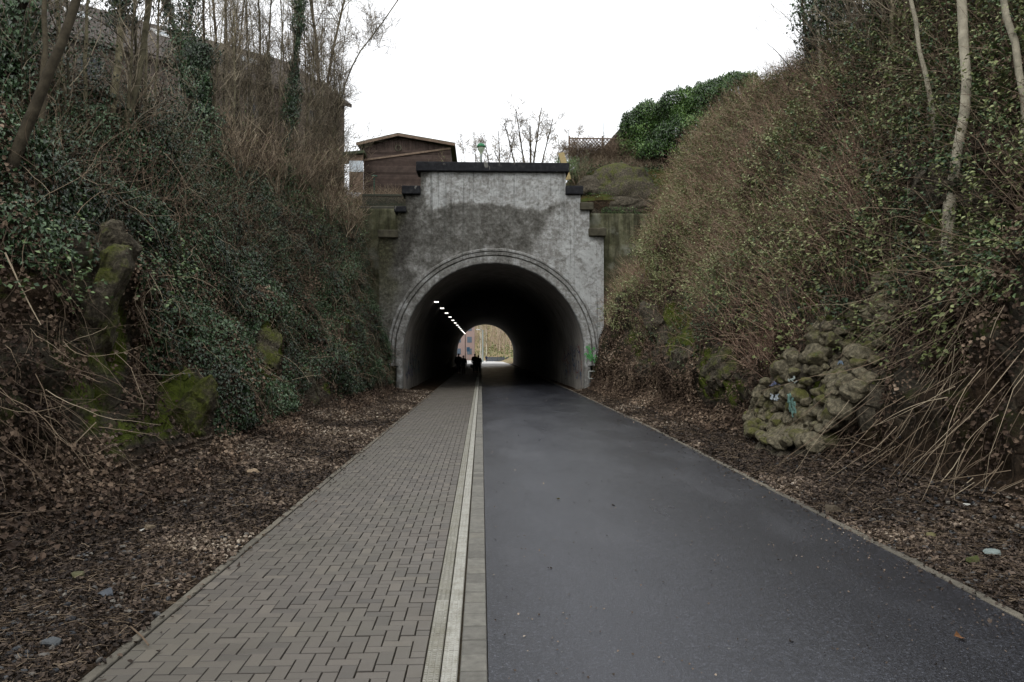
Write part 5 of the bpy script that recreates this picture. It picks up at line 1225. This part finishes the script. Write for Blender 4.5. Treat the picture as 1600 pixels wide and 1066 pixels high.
RMIN = .009
sky_tree(828, 262, 196, 58, .14, LV(1.15), 'wide spreading bare tree in the middle of the sky behind the parapet', [(788, 192, .12), (884, 226, .05), (864, 185, .2), (806, 170, .35), (846, 168, .4), (772, 235, .1)])
sky_tree(779, 262, 205, 60, .08, LV(.9), 'smaller bare tree left of the wide spreading one', [(755, 205, .2), (804, 208, .25), (740, 232, .1)])
sky_tree(742, 262, 215, 62, .06, LV(.8), 'low bare tree right of the brown hut roof', [(722, 222, .2), (762, 222, .3)])
sky_tree(888, 258, 205, 62, .05, LV(.8), 'pinkish budding small tree above the right end of the parapet', [(905, 205, .4), (872, 215, .4)], buds=.5)
RMIN = .0035
# ---- hedge
Yh0, Yh1 = 44.0, 39.0
ha, hbq = np.array([X_(978, Yh0), Yh0]), np.array([X_(1184, Yh1), Yh1]); hd = nrm(hbq - ha); HL = np.linalg.norm(hbq - ha)
ho = (*((ha + hbq) / 2), 12.0); hedge = tag(empty('laurel_hedge', ho), 'tall dark green laurel hedge with ragged top on the hill to the right', 'hedge')
n = 80000; t = rng.random(n); w_ = rng.uniform(-1, 1, n); w_ = np.sign(w_) * np.abs(w_) ** .35 * .8
base = 12.3 + 0 * t; topz = np.interp(t, [0, .04, .12, .5, .85, .97, 1], [14.0, 14.9, 15.3, 15.6, 15.9, 15.9, 15.5]) + .38 * (vnoise(np.stack([t * HL, 0 * t, w_], -1), 1.3, 3) - .5) + .3 * (vnoise(np.stack([t * HL, 0 * t, w_], -1), 4, 5) - .5)
u = rng.random(n) ** .65; z = base + (topz - base) * u; push = (fbm(np.stack([t * HL, z, w_ * 0], -1), 1.4, 3, 9) - .5) * .9
w_ = w_ * np.sqrt(np.clip(1.3 - u ** 9, .2, 1)) + np.sign(w_) * push
nx_ = np.array([-hd[1], hd[0]]); C = np.stack([ha[0] + hd[0] * t * HL + nx_[0] * w_, ha[1] + hd[1] * t * HL + nx_[1] * w_, z], -1)
C += rng.normal(0, .06, C.shape); Nn = np.stack([nx_[0] * w_, nx_[1] * w_, .5 + 0 * w_], -1)
m_laur = M_leaf('laurel_leaf', ['#1e2f15', '#304a20', '#43602b', '#5a7838', '#7b9652'], .38, .5)
L = Leaves('foliage', m_laur); L.add(C, Nn, rng.uniform(.07, .13, n), 0, 1, kind='oval', spread=.6, wide=.30, fold=.08, dirv=Nn + UP * .8); L.out(hedge, ho)
S_ = Stems('stems', m_bark2); n = 60; t = rng.random(n); C = np.stack([ha[0] + hd[0] * t * HL, ha[1] + hd[1] * t * HL, np.full(n, 12.2)], -1); Pn, R = stems(C, np.stack([rng.normal(0, .2, n), rng.normal(0, .2, n), np.ones(n)], -1), rng.uniform(2, 3, n), .03, 8, .08, 0); S_.add(Pn, R, 5); S_.out(hedge, ho)
# ---- creeper and brush on the hill right of the portal
cr = Stems('creeper', m_stem); n = 3200; t = rng.random(n); C = np.stack([X_(892, 43.5) + (X_(1050, 43.5) - X_(892, 43.5)) * t, 43.5 + rng.normal(0, .18, n), Z_(262, 43.5) + rng.random(n) * 1.0], -1)
Pn, R = stems(C, np.stack([rng.normal(0, .6, n), rng.normal(0, .3, n), np.ones(n)], -1), rng.uniform(.5, 1.7, n), .008, 8, .25, -.10); cr.add(Pn, R, 3, 0, .8); cr.out(fe, (X_(965, Yf), Yf, 12.3))
hs_ = Stems('brushwood', m_stem); n = 9000; X = rng.uniform(4.9, 12, n); Y = rng.uniform(42.2, 44.5, n); Z = hill_z(X, Y); C = np.stack([X, Y, Z], -1)
Pn, R = stems(C, np.stack([rng.normal(0, .6, n), rng.normal(0, .6, n), np.ones(n)], -1), rng.uniform(.2, .8, n), .006, 6, .2, -.08); hs_.add(Pn, R, 3)
n = 6000; X = rng.uniform(-14, -3.6, n); Y = rng.uniform(40.2, 45, n); C = np.stack([X, Y, hill_z(X, Y)], -1); Pn, R = stems(C, np.stack([rng.normal(0, .5, n), rng.normal(0, .5, n), np.ones(n)], -1), rng.uniform(.2, .9, n), .006, 6, .2, -.08); hs_.add(Pn, R, 3)
tag(hs_.out(), kind='stuff')
hg = Leaves('ground_ivy', m_bram); n = 9000; X = rng.uniform(5.0, 13, n); Y = rng.uniform(39.9, 46, n); C = np.stack([X, Y, hill_z(X, Y) + rng.uniform(0, .3, n)], -1); k = fbm(C, .8, 3, 77) > .5; C = C[k]; hg.add(C, np.broadcast_to(UP, C.shape), rng.uniform(.06, .12, len(C)), 0, 1, kind='oval', wide=.35)
C = np.stack([rng.uniform(X_(868, 42), X_(905, 42), 1500), rng.uniform(41.5, 43, 1500), rng.uniform(11, Z_(245, 42), 1500)], -1); hg.add(C, rng.normal(0, 1, C.shape) + UP, .09, .4, 1, kind='oval', wide=.35)
# tufts of weeds on top of the right wing wall
C = np.stack([rng.uniform(X_(940, 39.7), X_(1020, 39.7), 900), rng.uniform(39.6, 40.1, 900), rng.uniform(Z_(334, 39.7), Z_(322, 39.7), 900)], -1); hg.add(C, rng.normal(0, 1, C.shape) + UP, .08, .2, 1, kind='oval', wide=.35)
tag(hg.out(), kind='stuff')
# yellow-green sapling in front of the hut
shrub(np.array([X_(688, 44), 44.0, 10.2]), 2.6, 8, .25, 'small yellowish leafy bush between the hut and the coping', None, leafs=.35, leafmat=m_bramp)
shrub(np.array([X_(903, 41.2), 41.2, 10.3]), 1.9, 14, .3, 'small green bush at the foot of the trellis beside the plank', None, leafs=.8, leafmat=m_bram)

# ================================================================ BEYOND THE TUNNEL
m_wood2 = M_rnd('far_bark', ['#857768', '#a3937f', '#bcae9a'], .9, .1)
xs = np.linspace(-60, 60, 61); ys = np.linspace(127, 330, 60); X, Y = np.meshgrid(xs, ys)
roadx = np.interp(Y, [127, 165, 240, 330], [1.2, -1, -16, -50]); dd = np.abs(X - roadx)
Z = -.03 + .45 * np.maximum(dd - np.where(X > roadx, 4.2, 13), 0) ** .92 * (X > roadx) + .35 * np.maximum(dd - 13, 0) * (X <= roadx) + 22 * sstep(200, 300, Y) ; Z = np.minimum(Z, 24) + .8 * (vnoise(np.stack([X, Y, 0 * X], -1), .15, 3) - .5) * (Z > 1)
Z = Z - .05
i = np.arange(59)[:, None] * 61; j = np.arange(60)[None]; F = np.stack([i + j, i + j + 1, i + j + 62, i + j + 61], -1).reshape(-1, 4)
m_fh, nt, b = newmat('leafy_forest_floor', .95, .05); nt.links.new(ramp(nt, [(.3, rgb('#7a6a55')), (.5, rgb('#8a7c60')), (.7, rgb('#6f7350'))], noise(nt, .5, 5)), b.inputs['Base Color'])
tag(build('terrain', np.stack([X, Y, Z], -1).reshape(-1, 3), F, m_fh, smooth=True), kind='structure')
fz = lambda x, y: float(Z[np.argmin(np.abs(ys - y)), np.argmin(np.abs(xs - x))])
wd = Stems('woodland', m_wood2); n = 900; Xt = rng.uniform(-32, 34, n); Yt = rng.uniform(150, 300, n); rx_ = np.interp(Yt, [127, 165, 240, 330], [1.2, -1, -16, -50]); k = (np.abs(Xt - rx_) > 7) & ((Yt > 168) | (Xt > rx_)); Xt, Yt = Xt[k], Yt[k]
C = np.stack([Xt, Yt, [fz(a, b_) - .3 for a, b_ in zip(Xt, Yt)]], -1); Pn, R = stems(C, np.stack([rng.normal(0, .06, len(C)), rng.normal(0, .06, len(C)), np.ones(len(C))], -1), rng.uniform(7, 13, len(C)), .11, 10, .03, .02); wd.add(Pn, R, 5)
a, b = kids(Pn, R, 12, (1.5, 4), .45, 7, .7, .3, .1); wd.add(a, b, 3); a, b = kids(a, b, 6, (.6, 1.8), .6, 5, .8, .1, .1); wd.add(a, np.maximum(b, .012), 3)
tag(wd.out(), kind='stuff')
bl = Leaves('undergrowth', m_bramp); n = 16000; Xt = rng.uniform(-30, 34, n); Yt = rng.uniform(140, 280, n); rx_ = np.interp(Yt, [127, 165, 240, 330], [1.2, -1, -16, -50]); k = (Xt - rx_ > 5) | (rx_ - Xt > 14); Xt, Yt = Xt[k], Yt[k]
iy = np.clip(((Yt - 127) / (203 / 59)).round().astype(int), 0, 59); ix = np.clip(((Xt + 60) / 2).round().astype(int), 0, 60); C = np.stack([Xt, Yt, Z[iy, ix] + rng.uniform(0, 1.3, len(Xt))], -1); bl.add(C, rng.normal(0, 1, C.shape) + UP, rng.uniform(.2, .5, len(C)), 0, 1, kind='oval', wide=.4); tag(bl.out(), kind='stuff')
# pale birches, posts, fence, sign
for k, (px, Y0, h, r, lab) in enumerate([(750, 150, 7.5, .09, 'pale birch-like trunk seen through the tunnel, left one'), (752.6, 152, 6.5, .08, 'pale birch-like trunk seen through the tunnel, beside the tall grey post'), (759.5, 158, 6.5, .07, 'thin pale trunk seen through the tunnel above the distant walker')]):
    b0 = np.array([X_(px, Y0), Y0, -.05]); make_tree('bare_tree', lab, 'tree', 'bare trees beyond the tunnel', [[b0, b0 + UP * h * .5 + np.array([.1, 0, 0]), b0 + UP * h]], r, [(12, (.6, 1.6), .5, 6, .6, .5, .3), (4, (.3, .8), .6, 4, .8, .2, .2)], newmat_birch if 'newmat_birch' in globals() else newflat('birch_bark', '#cfcabd'))
def far_lamp(px, Y0, ztop, r, col, lab, arm=0, head=True, name='street_lamp', cat='street lamp'):
    o = (X_(px, Y0), Y0, 0.); t_ = tag(empty(name, o), lab, cat); q = LB(o); q.tube([(o[0], Y0, -.05), (o[0], Y0, ztop)], [r, r * .8], 8); q.out('pole', newflat('pole' + col, col), t_)
    if arm: q = LB(o); q.tube([(o[0], Y0, ztop), (o[0] + arm, Y0, ztop + .12)], .04, 6); q.out('arm', newflat('pole' + col, col), t_)
    if head: q = LB(o); q.box((o[0] + arm, Y0, ztop + .1), (.7, .3, .14), bev=.03); q.out('lamp_head', newflat('lamp_head', '#d5d8d8'), t_)
far_lamp(727, 131, Z_(527, 131) + 1.5, .07, '#4b4038', 'thin dark lamp post just outside the far tunnel mouth, on the left', head=True, arm=-.3)
far_lamp(754.3, 148, Z_(516, 148), .16, '#8f9895', 'tall grey lamp post with white lamp head seen through the tunnel', arm=-.9)
o = (X_(731.5, 136), 136, 0.); t_ = tag(empty('road_sign', o), 'small blue sign on a post beyond the far tunnel mouth', 'sign'); q = LB(o); q.tube([(o[0], 136, -.05), (o[0], 136, Z_(543, 136))], .03, 6); q.out('pole', newflat('galvanised', '#8d989c'), t_)
q = LB(o); q.box((o[0], 135.95, Z_(546, 136)), (.55, .04, .75), bev=.01); q.out('sign_plate', newflat('blue_sign', '#3b5c78'), t_)
Y0 = 158; xa, xb = X_(760, Y0), X_(795, Y0); o = (xa, Y0, 0); t_ = tag(empty('board_fence', o), 'low dark blue-grey board fence seen through the tunnel', 'fence'); q = LB(o)
for k in range(5): q.box(((xa + xb) / 2, Y0, .12 + k * .17), (xb - xa, .05, .15), rz=0)
q.out('boards', newflat('blue_grey_board', '#434d5a'), t_)
for k in range(5):
    q = LB(o); q.box((xa + (xb - xa) * k / 4, Y0 + .06, .5), (.09, .07, 1.15)); q.out('post', newflat('blue_grey_post', '#39424d'), t_)
Y0 = 190; q = LB((X_(722, Y0), Y0, 0)); hq = tag(empty('house', (X_(722, Y0), Y0, 0)), 'reddish brick building seen left of the lamp post through the tunnel', 'house'); q.box((X_(725, Y0), Y0 + 4, 5), (5, 8, 10)); q.out('wall', newflat('red_brick', '#9a8680'), hq)
q = LB((X_(722, Y0), Y0, 0))
for k in range(3):
    for l in range(2): q = LB((X_(722, Y0), Y0, 0)); q.box((X_(725, Y0) - 1.3 + l * 2.6, Y0 - .02, 2 + k * 2.8), (1.1, .1, 1.4), bev=.02); q.out('window', newflat('far_glass', '#5d6a78', .2), hq)

# ================================================================ TUNNEL LAMPS
m_em = bpy.data.materials.new('lamp_glow'); m_em.use_nodes = True; b = m_em.node_tree.nodes['Principled BSDF']; b.inputs['Emission Color'].default_value = (1, .97, .9, 1); b.inputs['Emission Strength'].default_value = 2.6
proto = empty('ceiling_lamp', (0, 0, 0)); q = MB(); q.box((0, 0, .05), (.16, .42, .08), bev=.02); q.out('housing', newflat('lamp_housing', '#5a5a58'), proto); q = MB(); q.box((0, 0, -.01), (.24, .20, .06), bev=.02); q.out('diffuser', m_em, proto)
for k in range(13):
    if k == 0: o = proto; 
    else:
        o = proto.copy(); scene.collection.objects.link(o)
        for c_ in proto.children[:]:
            d_c = c_.copy(); scene.collection.objects.link(d_c); d_c.parent = o
LO = [o for o in scene.objects if o.name.startswith('ceiling_lamp')]
ordn = ['nearest', 'second', 'third', 'fourth', 'fifth', 'sixth', 'seventh', 'eighth', 'ninth', 'tenth', 'eleventh', 'twelfth', 'farthest']
for k, o in enumerate(LO):
    o.location = (-2.52, 44.9 + 6.5 * k, 4.72); o.rotation_euler = (0, math.radians(-0), 0)
    tag(o, f'{ordn[k]} glowing lamp of the row along the left side of the tunnel vault' + '', 'lamp', 'lamps in a row along the tunnel vault')

# ================================================================ PEOPLE
def skin_obj(name, verts, edges, radii, mat, parent, root=0, sub=1):
    me = bpy.data.meshes.new(name); me.from_pydata([tuple(v) for v in verts], edges, []); o = bpy.data.objects.new(name, me); scene.collection.objects.link(o)
    md = o.modifiers.new('Skin', 'SKIN'); md.use_smooth_shade = True
    for i, r in enumerate(radii): me.skin_vertices[0].data[i].radius = (r, r) if not isinstance(r, tuple) else r
    me.skin_vertices[0].data[root].use_root = True
    s_ = o.modifiers.new('Sub', 'SUBSURF'); s_.levels = s_.render_levels = sub; me.materials.append(mat); 
    if parent: o.parent = parent
    return o
m_skin = newflat('skin', '#8a6a58', .6)
def person(loc_, h, rz, label, coat, trous, hair='#2a211c', stride=.28, bag=False, hood=False, group=None, skirtlen=.0):
    k = h / 1.75; root = tag(empty('person', loc_, rz), label, 'person', group); root.scale = (k, k, k)
    V = []; E = []; R = []
    def ad(v, r, p=None): V.append(v); R.append(r); 
    def nd(v, r, p=None):
        V.append(v); R.append(r)
        if p is not None: E.append((p, len(V) - 1))
        return len(V) - 1
    pel = nd((0, 0, .96), .12); sp1 = nd((0, .0, 1.12), .115, pel); ch_ = nd((0, .01, 1.32), .14, sp1); nk = nd((0, .0, 1.48), .055, ch_); jw = nd((0, .02, 1.56), .072, nk); hd1 = nd((0, .01, 1.66), .092, jw); hd2 = nd((0, .0, 1.735), .055, hd1); nd((0, .105, 1.625), .014, jw)
    coatV = []
    for s_ in (-1, 1):
        sw = stride * s_
        hp = nd((.09 * s_, 0, .9), .095, pel); kn = nd((.10 * s_, .5 * sw + .03, .5), .06, hp); an = nd((.10 * s_, sw - .03, .09), .042, kn); nd((.105 * s_, sw + .13, .035), .036, an)
        sh = nd((.18 * s_, 0, 1.40), .062, ch_); el = nd((.25 * s_, -.4 * sw, 1.13), .045, sh); wr = nd((.25 * s_, -.55 * sw + .10, .89), .03, el); pm = nd((.25 * s_, -.55 * sw + .12, .82), .030, wr)
        for f_ in range(4): a_ = nd((.25 * s_, -.55 * sw + .095 + .018 * f_, .765 - .004 * abs(f_ - 1.5)), .0095, pm); nd((.24 * s_, -.55 * sw + .105 + .018 * f_, .725 - .006 * abs(f_ - 1.5)), .008, a_)
        th = nd((.235 * s_, -.55 * sw + .16, .815), .010, pm); nd((.225 * s_, -.55 * sw + .175, .775), .008, th)
    skin_obj('body', V, E, R, m_skin, root)
    # coat
    V, E, R = [], [], []
    hm = nd((0, 0, .74 - skirtlen), (.23)); a_ = nd((0, 0, .95), .225, hm); b_ = nd((0, .0, 1.14), .21, a_); c_ = nd((0, .0, 1.33), .22, b_); d_ = nd((0, -.01, 1.46), .10, c_)
    for s_ in (-1, 1):
        sw = stride * s_; sh = nd((.20 * s_, 0, 1.385), .105, c_); el = nd((.27 * s_, -.4 * sw, 1.13), .085, sh); nd((.255 * s_, -.55 * sw + .09, .90), .052, el)
    skin_obj('coat', V, E, R, newflat('coat' + coat, coat, .85), root, root=2)
    V, E, R = [], [], []
    p0 = nd((0, 0, .93), .13)
    for s_ in (-1, 1):
        sw = stride * s_; hp = nd((.09 * s_, 0, .86), .12, p0); kn = nd((.10 * s_, .5 * sw + .03, .5), .095, hp); nd((.10 * s_, sw - .03, .12), .062, kn)
    skin_obj('trousers', V, E, R, newflat('trousers' + trous, trous, .85), root)
    for s_ in (-1, 1):
        V, E, R = [], [], []; sw = stride * s_; a_ = nd((.10 * s_, sw - .05, .07), .055); nd((.105 * s_, sw + .06, .055), .052, a_); nd((.105 * s_, sw + .15, .045), .04, 1); skin_obj('shoe', V, E, R, newflat('shoe_leather', '#1b1918', .5), root)
    V, E, R = [], [], []; a_ = nd((0, -.03, 1.57), .075); b_ = nd((0, -.02, 1.67), .105, a_); nd((0, -.01, 1.745), .07, b_); skin_obj('hair' if not hood else 'hood', V, E, R, newflat('hair' + hair, hair, .8), root)
    return root
def at_feet(px, py, h=0): Y = CAMZ * FPX / (py - 550); p = P(px, py, Y); return (float(p[0]), float(p[1]), .0)
GP = 'people walking through the tunnel'
person(at_feet(716.5, 585), 1.78, .0, 'person in dark coat walking away, leftmost in the tunnel by the wall', '#1c1d20', '#1b1b1f', group=GP)
person(at_feet(724, 585.5), 1.62, .1, 'person with tan trousers and dark jacket, second from the left in the tunnel', '#202024', '#4d3f30', group=GP, hood=True)
pc = person(at_feet(742, 582.5), 1.74, .0, 'tallest of the middle pair in the tunnel, dark coat, walking left of the kerb', '#17181b', '#16171a', group=GP, stride=.2)
person(at_feet(747.8, 583), 1.62, -.05, 'person in dark coat at the right of the middle pair in the tunnel', '#1d1c22', '#191a1d', group=GP, stride=.3)
fpz = at_feet(759.8, 565.2); person((fpz[0], 152.0, 0), 1.25, 3.0, 'tiny distant person in dark blue beyond the far tunnel mouth', '#1f2c48', '#1b2233', group=None)
fb = at_feet(736.5, 581); q = MB(); q.box((0, 0, .16), (.30, .14, .30), bev=.04); q.tube([(-.1, 0, .3), (-.07, 0, .46), (.07, 0, .46), (.1, 0, .3)], .012, 5); ob = q.out('shoulder_bag', newflat('bag_cloth', '#1b1b1e')); ob.location = (pc.location[0] - .27, pc.location[1] + .03, .42); tag(ob, 'dark bag hanging from the left hand of the tallest walker in the middle pair', 'bag')
